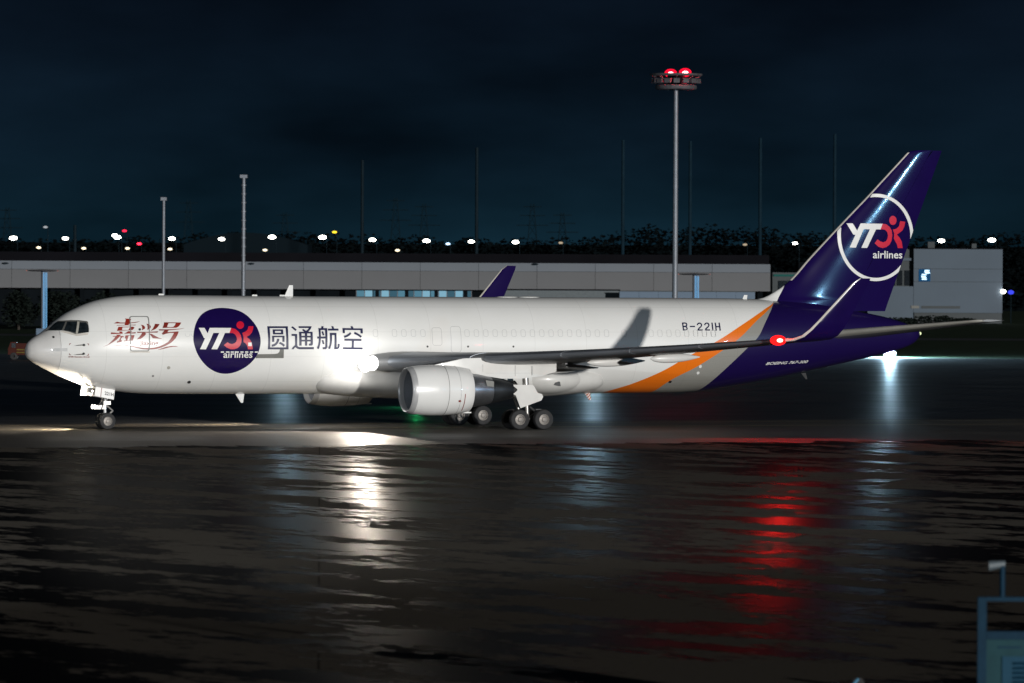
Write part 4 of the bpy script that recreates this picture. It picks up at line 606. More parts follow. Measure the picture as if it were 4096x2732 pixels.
def make_wing(side):
    nm = 'wing'; YS = [1.2, 2.4, 3.0, 3.6, 4.4, 5.5, 7, 8.6, 10.5, 13, 16, 19, 21.5, 23.7]
    rings = []
    for y in YS:
        x, z = wing_le(y, side); c = wing_chord(y); t = 0.112 if y < 5 else 0.112 - 0.012 * min(1, (y - 5) / 8)
        rings.append(place(airfoil(16, t, 0.012), (x, y * side, z), c, R(2.6 - 3.0 * (y - 1.2) / 22.5)))
    w = MB().loft(rings).build(nm, 'wing_grey', ac, True, 50)
    # leading edge slats, bare metal, in segments
    for a, b in ((3.5, 7.5), (8.3, 12.4), (12.42, 16.0), (16.02, 19.6), (19.62, 23.4)):
        rr_ = []
        for q in range(7):
            y = a + (b - a) * q / 6; x, z = wing_le(y, side); c = wing_chord(y); t = 0.112 if y < 5 else 0.112 - 0.012 * min(1, (y - 5) / 8)
            af = airfoil(16, t, 0.012); tw = R(2.6 - 3.0 * (y - 1.2) / 22.5)
            fr = [p_ for p_ in af if p_[0] < (0.15 if p_[1] > 0.012 else 0.09)]
            # outset the front part a little and close it inside the wing
            ring = [(xx - 0.004 if xx < 0.02 else xx, yy + (0.0035 if yy > 0.012 else -0.0035)) for xx, yy in fr]
            ring = ring + [(0.07, -0.0), (0.07, 0.015)]
            rr_.append(place(ring, (x, y * side, z), c, tw))
        MB().loft(rr_).build('slat', 'slat_metal', w, True, 40)
    # winglet
    le, lz = wing_le(23.7, side)
    ST = [(23.7, 0.0, 0.0, 2.42, 0), (24.25, 0.07, -0.45, 2.25, 16), (24.62, 0.26, -0.85, 2.08, 38), (24.84, 0.6, -1.22, 1.92, 60), (24.95, 1.05, -1.65, 1.74, 76), (25.12, 2.1, -2.62, 1.3, 81), (25.28, 3.05, -3.5, 0.9, 82), (25.33, 3.28, -3.85, 0.62, 82)]
    rg_, fr_ = [], []
    for y, dz, dx, c, an in ST:
        nv = (-math.sin(R(an)) * side, math.cos(R(an)))
        rg_.append(place(airfoil(12, 0.09, 0.0), (le + dx, y * side, lz + dz), c, 0, nv))
        af = [p_ for p_ in airfoil(12, 0.09, 0.0) if p_[0] < 0.09]
        fr_.append(place([(a_ - 0.004, b_ * 1.12) for a_, b_ in af] + [(0.05, 0.0)], (le + dx, y * side, lz + dz), c, 0, nv))
    wl = MB().loft(rg_).build('winglet', 'purple_paint', w, True, 50)
    MB().loft(fr_).build('winglet_leading_edge', 'lip_beige', w, True, 50)
    # flap track fairings
    for y, ln in ((5.4, 3.6), (10.9, 3.4), (14.8, 2.9)):
        x, z = wing_le(y, side); te = x - wing_chord(y); zt = z - 0.05 - 0.18 * (y < 8)
        rr_ = []
        for q in range(15):
            t = q / 14; k = max(0.03, math.sin(math.pi * t ** 0.75)) ** 0.7
            rr_.append([(te + ln * 0.66 - ln * t, y * side + 0.2 * k * math.cos(2 * math.pi * j / 16), zt - 0.30 + 0.10 * t + 0.26 * k * math.sin(2 * math.pi * j / 16)) for j in range(16)])
        MB().loft(rr_).build('flap_track_fairing', 'belly_white', w, True, 60)
    # inboard flap edge showing below the wing
    rr_ = []
    for y in (3.0, 8.4):
        x, z = wing_le(y, side); te = x - wing_chord(y)
        rr_.append([(te + 1.5, y * side, z - 0.26), (te + 1.4, y * side, z - 0.48), (te - 0.45, y * side, z - 0.55), (te - 0.5, y * side, z - 0.50)])
    MB().loft(rr_).build('flap', 'wing_grey', w)
    return w
wing_l = make_wing(1); wing_r = make_wing(-1)
# red navigation light on the port tip, its red ball enlarged as a halo
x, z = wing_le(23.6, 1)
nl = MB().ball((x + 0.02, 23.72, z + 0.02), (0.44, 0.32, 0.27), 18, 12).build('navigation_light', emis('nav_red_halo', (1.0, 0.010, 0.010), 2.2), wing_l, True)
MB().ball((x + 0.06, 24.03, z + 0.02), (0.17, 0.12, 0.10), 14, 8).build('navigation_bulb', emis('nav_core', (1.0, 0.40, 0.30), 6), wing_l, True)
lamp('navigation_lamp', 'SPOT', ac, (x + 0.35, 24.3, z + 0.02), 1700, (1.0, 0.02, 0.015), 0.2, (0.25, 1, -0.75), 150, 0.3)
lamp('navigation_spill', 'POINT', ac, (x + 0.2, 24.2, z + 0.3), 55, (1.0, 0.02, 0.02), 0.2)
x, z = wing_le(23.6, -1)
MB().ball((x + 0.02, -23.72, z + 0.02), (0.26, 0.2, 0.13), 16, 10).build('navigation_light', emis('nav_green', (0.05, 1.0, 0.3), 10), wing_r, True)
# landing lights in the wing roots, glowing balls oversized to stand for their glare
for side, wg in ((1, wing_l), (-1, wing_r)):
    for xx, yy, zz, rr_ in ((9.08, 3.12, 3.62, 0.56), (8.86, 3.74, 3.66, 0.48)):
        MB().ball((xx, yy * side, zz), (rr_ * 0.6, rr_, rr_ * 0.85), 24, 14).build('landing_light_glare', emis('landing_glow', (1.0, 0.985, 0.96), 3.0), wg, True)
    lamp('landing_lamp', 'SPOT', ac, (9.4, 4.15 * side, 3.6), 7500, (1.0, 0.88, 0.74), 0.2, (math.cos(R(40)), math.sin(R(40)) * side, -0.08), 80, 0.06)
    lamp('landing_beam', 'SPOT', ac, (9.1, 3.4 * side, 3.62), 50, (1.0, 0.96, 0.9), 0.2, (1.0, 0.12 * side, -0.05), 150, 0.3)
    lamp('landing_spill', 'POINT', ac, (9.75, 4.0 * side, 3.62), 125 if side > 0 else 420, (1.0, 0.97, 0.93), 0.25)  # starboard spill raised to brighten the far engine

# --- engines
def make_engine(side):
    e = empty('engine'); e.parent = ac
    cy, cz = 7.9 * side, 2.26 + (0.0 if side > 0 else 0.12)
    C = (0, cy, cz)
    MB().revolve([(8.20, 1.285), (7.7, 1.345), (7.1, 1.375), (6.45, 1.37), (6.43, 1.36), (6.42, 1.37), (5.8, 1.33), (5.3, 1.265), (4.92, 1.19), (4.90, 1.17), (5.2, 1.14), (5.9, 1.1)], C, 'x', 72).build('fan_cowl', 'white_paint', e, True, 35)
    MB().revolve([(8.195, 1.28), (8.36, 1.255), (8.46, 1.21), (8.49, 1.165), (8.46, 1.12), (8.36, 1.09), (8.2, 1.075)], C, 'x', 72).build('intake_lip', 'lip_metal', e, True, 60)
    MB().revolve([(8.205, 1.076), (7.6, 1.06), (7.0, 1.07), (6.9, 1.075)], C, 'x', 64).build('intake_liner', 'intake_liner', e, True)
    MB().revolve([(7.55, 0.004), (7.5, 0.07), (7.3, 0.2), (7.05, 0.31), (6.95, 0.34)], C, 'x', 32).build('spinner', 'fan_blade', e, True)
    b = MB()
    for k in range(34):
        a = 2 * math.pi * k / 34
        q = []
        for r_, tw in ((0.33, 0.16), (0.7, 0.12), (1.065, 0.07)):
            for s_ in (-1, 1):
                aa = a + s_ * tw / max(r_, 0.5) * 0.6
                q.append((6.98 + s_ * 0.09, cy + r_ * math.cos(aa), cz + r_ * math.sin(aa)))
        b.add(q, [(0, 1, 3, 2), (2, 3, 5, 4)])
    b.build('fan', 'fan_blade', e)
    MB().revolve([(6.9, 1.075), (6.88, 0.004)], C, 'x', 40).build('fan_case', 'black_mark', e)
    MB().revolve([(5.9, 0.98), (4.9, 0.95), (4.4, 0.9), (3.62, 0.745), (3.60, 0.72)], C, 'x', 64).build('core_cowl', 'engine_metal', e, True, 35)
    MB().revolve([(3.605, 0.735), (3.2, 0.67), (2.7, 0.565), (2.36, 0.47), (2.35, 0.45), (2.7, 0.44), (3.2, 0.44)], C, 'x', 56).build('exhaust_nozzle', 'nozzle_metal', e, True, 35)
    MB().revolve([(3.2, 0.43), (2.7, 0.36), (2.2, 0.2), (2.0, 0.05), (1.98, 0.004)], C, 'x', 32).build('exhaust_cone', 'gear_dark', e, True)
    # cowl joint lines
    for xx, r_ in ((6.44, 1.372), (5.75, 1.327)):
        MB().revolve([(xx + 0.012, r_ + 0.003), (xx + 0.012, r_ + 0.007), (xx - 0.012, r_ + 0.007), (xx - 0.012, r_ + 0.003)], C, 'x', 72).build('cowl_joint', 'door_grey' if xx > 6 else 'seam_grey', e)
    # strake and red warning mark on the outboard side
    a0 = R(-24)
    def cw(x_, an, off):
        r_ = (1.33 + (x_ - 5.8) / (5.3 - 5.8) * (1.265 - 1.33)) + off if x_ < 5.8 else 1.34 + off
        return (x_, cy + r_ * math.cos(an) * side, cz + r_ * math.sin(an))
    b = MB()
    for k in range(12):
        an = R(-8 - 4.2 * k); an2 = R(-8 - 4.2 * (k + 1)); x_ = 5.50
        b.add([cw(x_ + 0.02, an, 0.008), cw(x_ - 0.02, an, 0.008), cw(x_ - 0.02, an2, 0.008), cw(x_ + 0.02, an2, 0.008)], [(0, 1, 2, 3)])
    b.build('warning_stripe', 'calligraphy_red', e)
    b = MB(); q = [cw(5.88, R(-24), 0.009), cw(5.80, R(-22), 0.009), cw(5.70, R(-25.5), 0.009), cw(5.72, R(-28), 0.009), cw(5.86, R(-27.5), 0.009)]
    b.add(q, [(0, 1, 2, 3, 4)]).build('warning_mark', 'calligraphy_red', e)
    MB().plate([(4.15, cz + 0.55), (3.66, cz + 0.48), (3.66, cz + 0.18), (4.05, cz + 0.22)], cy + side * 0.74, cy + side * 0.80).build('access_panel', 'panel_grey', e)
    # pylon
    zl = wing_le(7.9, side)
    rg_ = []
    for x_, zb_, zt_, hw in ((6.9, cz + 1.25, cz + 1.36, 0.06), (6.2, cz + 1.15, cz + 1.50, 0.2), (5.2, cz + 0.95, zl[1] + 0.02, 0.24), (4.2, cz + 0.8, zl[1] + 0.05, 0.25), (3.0, cz + 0.62, zl[1] + 0.05, 0.25), (1.8, cz + 0.62, zl[1] - 0.1, 0.22), (0.6, cz + 0.75, zl[1] - 0.15, 0.14), (-0.3, cz + 1.0, zl[1] - 0.2, 0.04)):
        rg_.append([(x_, cy - hw, zb_), (x_, cy + hw, zb_), (x_, cy + hw * 0.9, zt_), (x_, cy - hw * 0.9, zt_)])
    MB().loft(rg_).build('pylon', 'belly_white', e, True, 30)
    for x_, z0_, z1_ in ((4.1, 0.98, 1.40), (2.2, 0.74, 1.34), (1.2, 0.80, 1.30)): MB().box((x_, cy + side * 0.232, cz + (z0_ + z1_) / 2), (0.022, 0.05, z1_ - z0_)).build('panel_seam', 'seam_grey', e)
    MB().box((2.6, cy + side * 0.236, cz + 0.92), (2.6, 0.05, 0.02)).build('panel_seam', 'seam_grey', e)
    MB().box((4.95, cy, cz - 1.22), (0.5, 0.16, 0.07)).build('drain_fin', 'white_paint', e)
    return e
make_engine(1); make_engine(-1)

# --- fin, rudder and tailplane
FIN_LE = [(-15.4, 7.16), (-16.1, 7.27), (-16.85, 7.60), (-17.6, 8.08), (-19.06, 9.57), (-21.13, 11.62), (-22.76, 13.19), (-23.57, 14.0), (-24.37, 14.8), (-25.12, 15.55), (-25.27, 15.70), (-25.48, 15.80), (-25.75, 15.84)]
FIN_TE = [(-22.1, 5.5), (-27.45, 15.84)]
fin_le_x = pchip([(z, x) for x, z in FIN_LE])
def fin_te_x(z): return -23.5 - (z - 5.6) * 0.3857
def fin_half(x, z):
    zz = min(max(z, 7.16), 15.84); a = fin_le_x(zz); c = a - fin_te_x(zz); t = min(max((a - x) / c, 0), 1)
    th = 0.095 * 5 * (0.2969 * math.sqrt(t) - 0.126 * t - 0.3516 * t * t + 0.2843 * t ** 3 - 0.1015 * t ** 4) + 0.0006
    return c * th
def fin_map(x, z, off):
    e = 0.02; n = Vector((-(fin_half(x + e, z) - fin_half(x - e, z)) / (2 * e), 1, -(fin_half(x, z + e) - fin_half(x, z - e)) / (2 * e))).normalized()
    return Vector((x, fin_half(x, z), z)) + n * off, n
def fin_mat():
    m = bpy.data.materials.new('fin_livery'); m.use_nodes = True; nt = m.node_tree; L = nt.links; p = nt.nodes['Principled BSDF']; N = lambda t: nt.nodes.new(t)
    p.inputs['Roughness'].default_value = 0.13; p.inputs['Specular IOR Level'].default_value = 0.3; p.inputs['Coat Weight'].default_value = 0.7; p.inputs['Coat Roughness'].default_value = 0.05
    t = N('ShaderNodeTexCoord'); s = N('ShaderNodeSeparateXYZ'); L.new(t.outputs['Object'], s.inputs[0])
    # purple aft of a slanted line through the root fillet, bare white ahead of it
    a = N('ShaderNodeMath'); a.operation = 'MULTIPLY_ADD'; L.new(s.outputs[2], a.inputs[0]); a.inputs[1].default_value = 0.694; L.new(s.outputs[0], a.inputs[2])
    lt = N('ShaderNodeMath'); lt.operation = 'LESS_THAN'; L.new(a.outputs[0], lt.inputs[0]); lt.inputs[1].default_value = -16.921 + 0.694 * 7.165
    zc = N('ShaderNodeMath'); zc.operation = 'GREATER_THAN'; L.new(s.outputs[2], zc.inputs[0]); zc.inputs[1].default_value = 8.5
    mxx = N('ShaderNodeMath'); mxx.operation = 'MAXIMUM'; L.new(lt.outputs[0], mxx.inputs[0]); L.new(zc.outputs[0], mxx.inputs[1])
    n = N('ShaderNodeTexNoise'); n.inputs['Scale'].default_value = 0.8; L.new(t.outputs['Object'], n.inputs['Vector'])
    r = N('ShaderNodeValToRGB'); r.color_ramp.elements[0].color = (*[c * 0.85 for c in PURPLE], 1); r.color_ramp.elements[1].color = (*[c * 1.15 for c in PURPLE], 1); L.new(n.outputs['Fac'], r.inputs[0])
    mx = N('ShaderNodeMix'); mx.data_type = 'RGBA'; mx.inputs[6].default_value = (*WHITE, 1); L.new(mxx.outputs[0], mx.inputs[0]); L.new(r.outputs[0], mx.inputs[7]); L.new(mx.outputs[2], p.inputs['Base Color'])
    # gentle waviness of the skin panels breaks long highlights up
    n2 = N('ShaderNodeTexNoise'); n2.inputs['Scale'].default_value = 2.2; n2.inputs['Detail'].default_value = 3; L.new(t.outputs['Object'], n2.inputs['Vector'])
    b = N('ShaderNodeBump'); b.inputs['Strength'].default_value = 0.25; b.inputs['Distance'].default_value = 0.012; L.new(n2.outputs['Fac'], b.inputs['Height']); L.new(b.outputs[0], p.inputs['Coat Normal'])
    MATS['fin_livery'] = m
fin_mat()
def fin_section(z, t0, t1, n=26):
    a = fin_le_x(min(max(z, 7.16), 15.84)); te = fin_te_x(z) if z >= 6.2 else fin_te_x(6.2); c = a - te
    ts = [t0 + (t1 - t0) * (0.5 * (1 - math.cos(math.pi * i / n)) if t0 == 0 else i / n) for i in range(n + 1)]
    if t0 == 0: ts = [t1 * (i / n) ** 1.8 for i in range(n + 1)]
    upper = [(a - c * t, fin_half(a - c * t, max(z, 7.16)), z) for t in ts]
    return upper + [(x, -y, q) for x, y, q in upper[::-1]]
ZS = [6.6, 7.16, 7.22, 7.3, 7.42, 7.6, 7.85, 8.08] + [8.3 + 0.25 * i for i in range(30)] + [15.7, 15.77, 15.84]
fin = MB().loft([fin_section(z, 0, 0.66) for z in ZS]).build('vertical_stabilizer', 'fin_livery', ac, True, 40)
RZ = [6.55, 7.2, 8, 9.5, 11, 12.5, 14, 15.3, 15.835]
MB().loft([fin_section(z, 0.664, 1.0, 10) for z in RZ]).build('rudder', 'fin_livery', fin, True, 40)
# bare metal leading edge strip
zs = [8.3 + 0.25 * i for i in range(30)] + [15.7]
rr_ = []
for z in zs:
    a_ = fin_le_x(z)
    pts = [(a_ + 0.012 - t, fin_half(a_ - t, z) + 0.006) for t in (0.0, 0.012, 0.035, 0.07, 0.10)]
    rr_.append([(x, y, z) for x, y in pts] + [(x, -y, z) for x, y in pts[::-1]])
MB().loft(rr_).build('fin_leading_edge', 'lip_beige', fin, True, 60)
# ring, letters
b = bmesh.new(); RO, RI = D['ringo'], D['ringi']; nR = len(RO)
def on_fin(p): return 8 < p[1] < 15.7 and fin_te_x(p[1]) + 0.015 < p[0] < fin_le_x(p[1]) - 0.14
def clampf(p): return (min(max(p[0], fin_te_x(p[1]) + 0.012), fin_le_x(p[1]) - 0.135), p[1])
for i in range(nR):
    q = [RO[i], RO[(i + 1) % nR], RI[(i + 1) % nR], RI[i]]
    if sum(on_fin(p) for p in q) >= 2:
        b.faces.new([b.verts.new((*clampf(p), 0.008)) for p in q])
bmesh.ops.remove_doubles(b, verts=b.verts[:], dist=0.002)
decal_bm(b, 'ring', 'logo_white', fin, fin_map, 0.25, 0)
decal('logo_letters', D['finyt'], 'logo_white', fin, fin_map, 0.010, xstep=0.2, zstep=0)
decal('logo_figure', D['finred'], 'logo_red', fin, fin_map, 0.012, xstep=0.2, zstep=0)
a = D['finair']; text_decal('airlines_lettering', 'airlines', 'logo_white', fin, a[0][0], a[1][0], a[0][1], height=a[2][1] - a[0][1], bold=0.012, fmap=fin_map, zstep=0)
def make_tailplane(side):
    rings = []; fr_ = []
    for y in (0.5, 1.5, 3, 4.5, 6, 7.5, 8.8, 9.15, 9.3):
        t = (y - 1.2) / 8.1; x = -18.9 - 6.35 * t - (0.25 if y > 9.2 else 0); c = 5.3 - 3.55 * t - (0.5 if y > 9.2 else 0); z = 5.22 + 0.88 * t
        rings.append(place(airfoil(14, 0.095, -0.008), (x, y * side, z), c, R(-0.8)))
        af = [p_ for p_ in airfoil(14, 0.095, -0.008) if p_[0] < 0.14]
        fr_.append(place([(a_ - 0.003, b_ * 1.06) for a_, b_ in af] + [(0.03, 0)], (x, y * side, z), c, R(-0.8)))
    t_ = MB().loft(rings).build('tailplane', 'wing_grey', ac, True, 50)
    MB().loft(fr_[1:]).build('tailplane_leading_edge', 'tail_edge', t_, True, 50)
make_tailplane(1); make_tailplane(-1)
MB().ball((-26.12, 0, 5.27), (0.09, 0.09, 0.09)).build('tail_light', emis('tail_lamp', (0.8, 0.9, 0.5), 1.2), fus, True)

# --- landing gear
def wheel_mesh(r, w, rim):
    t = MB().revolve([(-w * 0.42, rim), (-w * 0.5, rim * 1.12), (-w * 0.5, r * 0.80), (-w * 0.44, r * 0.92), (-w * 0.28, r * 0.99), (0, r), (w * 0.28, r * 0.99), (w * 0.44, r * 0.92), (w * 0.5, r * 0.80), (w * 0.5, rim * 1.12), (w * 0.42, rim)], (0, 0, 0), 'y', 40)
    h = MB().revolve([(-w * 0.40, 0.004), (-w * 0.40, rim * 0.35), (-w * 0.28, rim * 0.45), (-w * 0.24, rim * 0.85), (-w * 0.45, rim * 0.93), (-w * 0.45, rim * 1.01), (w * 0.45, rim * 1.01), (w * 0.45, rim * 0.93), (w * 0.24, rim * 0.85), (w * 0.28, rim * 0.45), (w * 0.40, rim * 0.35), (w * 0.40, 0.004)], (0, 0, 0), 'y', 28)
    for k in range(9):
        a_ = 2 * math.pi * k / 9
        for s_ in (-1, 1): h.tube((rim * 0.64 * math.cos(a_), s_ * w * 0.22, rim * 0.64 * math.sin(a_)), (rim * 0.64 * math.cos(a_), s_ * w * 0.31, rim * 0.64 * math.sin(a_)), rim * 0.10, n=7)
    return t, h
tm, hm = wheel_mesh(0.565, 0.42, 0.29)
def wheels(parent, spots, meshes, store):
    for i, p_ in enumerate(spots):
        if not store: store += [meshes[0].build('tyre', 'tyre_rubber', parent, True, 35, p_), meshes[1].build('rim', 'wheel_rim', parent, True, 35, p_)]
        else: dup(store[0], parent, p_); dup(store[1], parent, p_)
store = []
for side in (1, -1):
    g = empty('main_gear'); g.parent = ac
    cy = 4.65 * side
    wheels(g, [(0.1 + dx, cy + dy, 0.565) for dx in (0.71, -0.71) for dy in (0.57, -0.57)], (tm, hm), store)
    MB().tube((0.81, cy, 0.58), (-0.61, cy, 0.58), 0.14, n=12).build('truck_beam', 'gear_dark', g, True, 40)
    for dx in (0.81, -0.61): MB().tube((dx, cy - 0.72, 0.565), (dx, cy + 0.72, 0.565), 0.085, n=12).build('axle', 'gear_metal', g, True, 40)
    MB().tube((0.1, cy, 0.6), (0.15, cy, 1.7), 0.11, n=16).tube((0.13, cy, 1.35), (0.25, cy, 3.4), 0.18, n=16).build('strut', 'gear_metal', g, True, 40)
    MB().tube((0.5, cy, 0.85), (1.1, cy - 0.15 * side, 2.3), 0.07, n=10).tube((0.1, cy, 1.5), (0.2, cy - 1.7 * side, 2.6), 0.09, n=10).build('side_brace', 'gear_metal', g, True, 40)
    MB().tube((-0.05, cy, 1.25), (-0.42, cy, 0.95), 0.06, n=8).tube((-0.42, cy, 0.95), (-0.05, cy, 0.68), 0.06, n=8).build('torque_link', 'gear_dark', g, True, 40)
    MB().plate(D['gearplate'], cy + 0.62 * side, cy + 0.67 * side).build('gear_door', 'belly_white', g)
    MB().box((-0.55, cy, 1.0), (0.35, 0.2, 0.25)).build('brake_manifold', 'gear_dark', g)
g = empty('nose_gear'); g.parent = ac
nx = 22.98
tm2, hm2 = wheel_mesh(0.46, 0.33, 0.24)
st2 = []; wheels(g, [(nx, 0.32, 0.46), (nx, -0.32, 0.46)], (tm2, hm2), st2)
MB().tube((nx, -0.35, 0.46), (nx, 0.35, 0.46), 0.07).build('axle', 'gear_metal', g, True, 40)
MB().tube((nx, 0, 0.46), (nx + 0.05, 0, 1.35), 0.085, n=16).tube((nx + 0.04, 0, 1.2), (nx + 0.1, 0, 2.6), 0.14, n=16).build('strut', 'lip_metal', g, True, 40)
MB().tube((nx - 0.08, 0, 1.3), (nx - 0.42, 0, 1.02), 0.045, n=8).tube((nx - 0.42, 0, 1.02), (nx - 0.1, 0, 0.72), 0.05, n=8).build('torque_link', 'gear_metal', g, True, 40)
MB().box((nx + 0.35, 0, 1.22), (0.62, 0.36, 0.22)).box((nx - 0.02, 0, 1.45), (0.4, 0.5, 0.2)).build('steering_collar', 'gear_metal', g)
b = MB()
for y, z in ((0.12, 1.5), (-0.12, 1.52), (0.2, 1.35)): b.tube((nx + 0.1, y, z + 0.3), (nx + 0.3, y * 1.2, z - 0.25), 0.025, n=6)
b.tube((nx + 0.2, 0.22, 1.72), (nx + 0.45, 0.22, 1.3), 0.03, n=6).build('hydraulic_hose', 'gear_dark', g)
MB().tube((nx + 0.1, 0, 1.75), (nx + 1.2, 0, 2.5), 0.07, n=10).build('drag_brace', 'gear_metal', g, True, 40)
q = D['ngdoor']; e2 = D['ngdoor_all']
for s_ in (1, -1): MB().plate(q, 0.53 * s_, 0.56 * s_).build('gear_door', 'white_paint', g)
MB().plate([e2[1], (e2[1][0] - 0.08, e2[1][1]), (e2[0][0] - 0.09, e2[0][1] + 0.05), (q[3][0], q[3][1] + 0.05), q[3], e2[0]], 0.50, 0.53).build('door_frame', 'lip_beige', g)
MB().plate([(e2[0][0], e2[0][1]), (e2[1][0], e2[1][1]), q[0], q[3]], -0.56, -0.53).build('gear_door', 'white_paint', g)
MB().box((23.98, 0.3, 2.15), (0.24, 0.2, 0.3)).build('taxi_light_box', 'gear_dark', g)
dxs, dzs = q[1][0] - q[0][0], q[1][1] - q[0][1]
def door_map(x, z, off): return Vector((x, 0.562 + off * 0.2, z)), Vector((0, 1, 0))
sl = dzs / dxs
x0 = q[0][0] + dxs * 0.47; x1 = q[0][0] + dxs * 0.94
text_decal('door_lettering', '221H', 'black_mark', g, x0, x1, q[0][1] + dzs * 0.47 - 0.36, height=0.18, bold=0.025, fmap=door_map, slope=sl, off=0.02, zstep=0)
xa = q[0][0] + dxs * 0.30
decal('door_stripe', [[[(xa, q[0][1] + dzs * 0.30 - 0.005), (xa + dxs * 0.035, q[0][1] + dzs * 0.335 - 0.005), (xa + dxs * 0.035 + 0.06, q[3][1] + dzs * 0.335 + 0.005), (xa + 0.06, q[3][1] + dzs * 0.30 + 0.005)]]], 'calligraphy_red', g, door_map, 0.015, zstep=0)
# taxi lights on the nose gear
for y in (0.22, -0.22): MB().revolve([(0, 0.12), (0.03, 0.118), (0.07, 0.06), (0.08, 0.004)], (nx + 0.66, y, 1.24), 'x', 18).build('taxi_light', emis('taxi_glow', (1.0, 0.95, 0.85), 6), g, True)
lamp('taxi_lamp', 'SPOT', ac, (nx + 0.8, 0.0, 1.3), 4200, (1.0, 0.88, 0.70), 0.12, (1, -0.35, 0.4), 150, 0.3)
lamp('taxi_lamp_beam', 'SPOT', ac, (nx + 0.85, 0.0, 1.2), 9000, (1.0, 0.94, 0.84), 0.12, (1, 0, -0.055), 24, 0.5)
# ================================================================== BACKGROUND
mat('concrete_low', (0.118, 0.122, 0.130), 0.7, var=0.16, scale=0.05)
mat('concrete_wall', (0.132, 0.152, 0.178), 0.7, var=0.25, scale=0.03)
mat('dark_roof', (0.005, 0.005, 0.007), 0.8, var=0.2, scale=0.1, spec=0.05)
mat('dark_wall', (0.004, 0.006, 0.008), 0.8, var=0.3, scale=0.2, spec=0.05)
mat('white_wall', (0.066, 0.095, 0.128), 0.65, var=0.05, scale=0.15)
mat('grey_wall', (0.045, 0.055, 0.06), 0.7, var=0.1, scale=0.2)  # plain dark grey wall colour
mat('pole_grey', (0.17, 0.18, 0.20), 0.5, metal=0.3, var=0.15, scale=0.6)
mat('pole_blue', (0.007, 0.020, 0.031), 0.8, var=0.2, scale=0.4, spec=0.05)
mat('pole_dark', (0.005, 0.013, 0.019), 0.7, var=0.2, scale=0.4, spec=0.1)
mat('window_dark', (0.012, 0.016, 0.02), 0.12, var=0.3)
mat('low_wall', (0.10, 0.15, 0.215), 0.6, var=0.08, scale=0.2)
white_lamp = emis('street_white', (1.0, 0.97, 0.88), 14)
# --- long terminal building
YT = 900.0
tb = empty('terminal_building', (0, YT, 0))
tag(tb, 'long low grey terminal with dark roof edge running behind the airliner', 'building')
def lz(u, v, Y=YT): return at(u, v, Y)
zt = lz(1380, 1049).z; zm = lz(1380, 1083).z; zb = lz(1380, 1157).z; zr = lz(1380, 1013).z
xl = lz(-420, 1049).x; xr = lz(3082, 1058).x
npan = 15; pw = (xr - xl) / npan
pu = MB().box((0, 0.15, 0), (pw - 0.05, 0.3, zt - zm - 0.04)).build('wall_panel', 'concrete_wall', tb)
pl = MB().box((0, 0.15, 0), (pw - 0.05, 0.3, zm - zb)).build('wall_panel', 'concrete_low', tb)
for i in range(npan):
    cx = xl + pw * (i + 0.5)
    for o, cz in ((pu, (zt + zm) / 2 + 0.02), (pl, (zm + zb) / 2)):
        if i == 0: o.location = (cx, 0, cz)
        else: dup(o, tb, (cx, 0, cz))
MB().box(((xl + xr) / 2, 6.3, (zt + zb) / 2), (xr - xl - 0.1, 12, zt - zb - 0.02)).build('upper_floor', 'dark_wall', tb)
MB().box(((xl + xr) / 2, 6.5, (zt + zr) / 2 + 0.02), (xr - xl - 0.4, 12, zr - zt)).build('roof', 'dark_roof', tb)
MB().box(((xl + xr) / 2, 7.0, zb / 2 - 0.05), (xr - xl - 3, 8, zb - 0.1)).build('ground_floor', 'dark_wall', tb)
c0 = None
for i in range(npan * 2):
    cx = xl + 1.5 + (xr - xl - 3) * i / (npan * 2 - 1)
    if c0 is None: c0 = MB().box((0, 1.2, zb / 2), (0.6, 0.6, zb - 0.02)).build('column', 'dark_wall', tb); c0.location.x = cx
    else: dup(c0, tb, (cx, 0, 0))
# lit ground floor glazing
lit = [emis('hall_light_%d' % k, c, s) for k, (c, s) in enumerate((((0.20, 0.50, 0.68), 0.42), ((0.28, 0.56, 0.72), 0.75), ((0.14, 0.36, 0.50), 0.3)))]
for k in range(14):
    x0 = lz(1440 + 33 * k, 1180).x
    MB().box((x0, 2.92, zb - 2.0), (1.2, 0.08, 3.6)).build('lit_window', lit[(k * 7 + k // 3) % 3], tb)
for k in range(15): MB().box((lz(1423.5 + 33 * k, 1180).x, 2.85, zb - 2.0), (0.10, 0.18, 3.7)).build('window_mullion', 'pole_grey', tb)
# small fixtures on the parapet wall
for u, v in ((22, 1053), (1005, 1055), (2140, 1057)): MB().ball((lz(u, v).x, -0.25, lz(u, v).z), (0.55, 0.25, 0.16)).build('wall_lamp', 'pole_dark', tb, True)
# --- low white wall in front of the terminal's east end
lw = empty('boundary_wall', (0, 862, 0)); tag(lw, 'low pale blue white wall along the foot of the terminal', 'wall')
x0, x1 = at(2478, 1180, 862).x, at(3020, 1180, 862).x; z1 = at(2700, 1167, 862).z
ps = None
for i in range(7):
    w_ = (x1 - x0) / 7; cx = x0 + w_ * (i + 0.5)
    if ps is None: ps = MB().box((0, 0, z1 / 2), (w_ - 0.03, 0.4, z1)).build('panel', 'low_wall', lw); ps.location.x = cx
    else: dup(ps, lw, (cx, 0, 0))
MB().box(((x0 + x1) / 2, 0, z1 + 0.06), (x1 - x0 + 0.2, 0.55, 0.12)).build('coping', 'grey_wall', lw)
g2 = empty('dark_shed', (0, 866, 0)); tag(g2, 'dull grey shed strip left of the pale boundary wall', 'shed')
xa, xb = at(1990, 1180, 866).x, at(2476, 1180, 866).x; za = at(2300, 1162, 866).z
mat('shed_grey', (0.10, 0.12, 0.13), 0.7); MB().box(((xa + xb) / 2, 2, za / 2), (xb - xa, 4, za)).build('wall', 'shed_grey', g2)
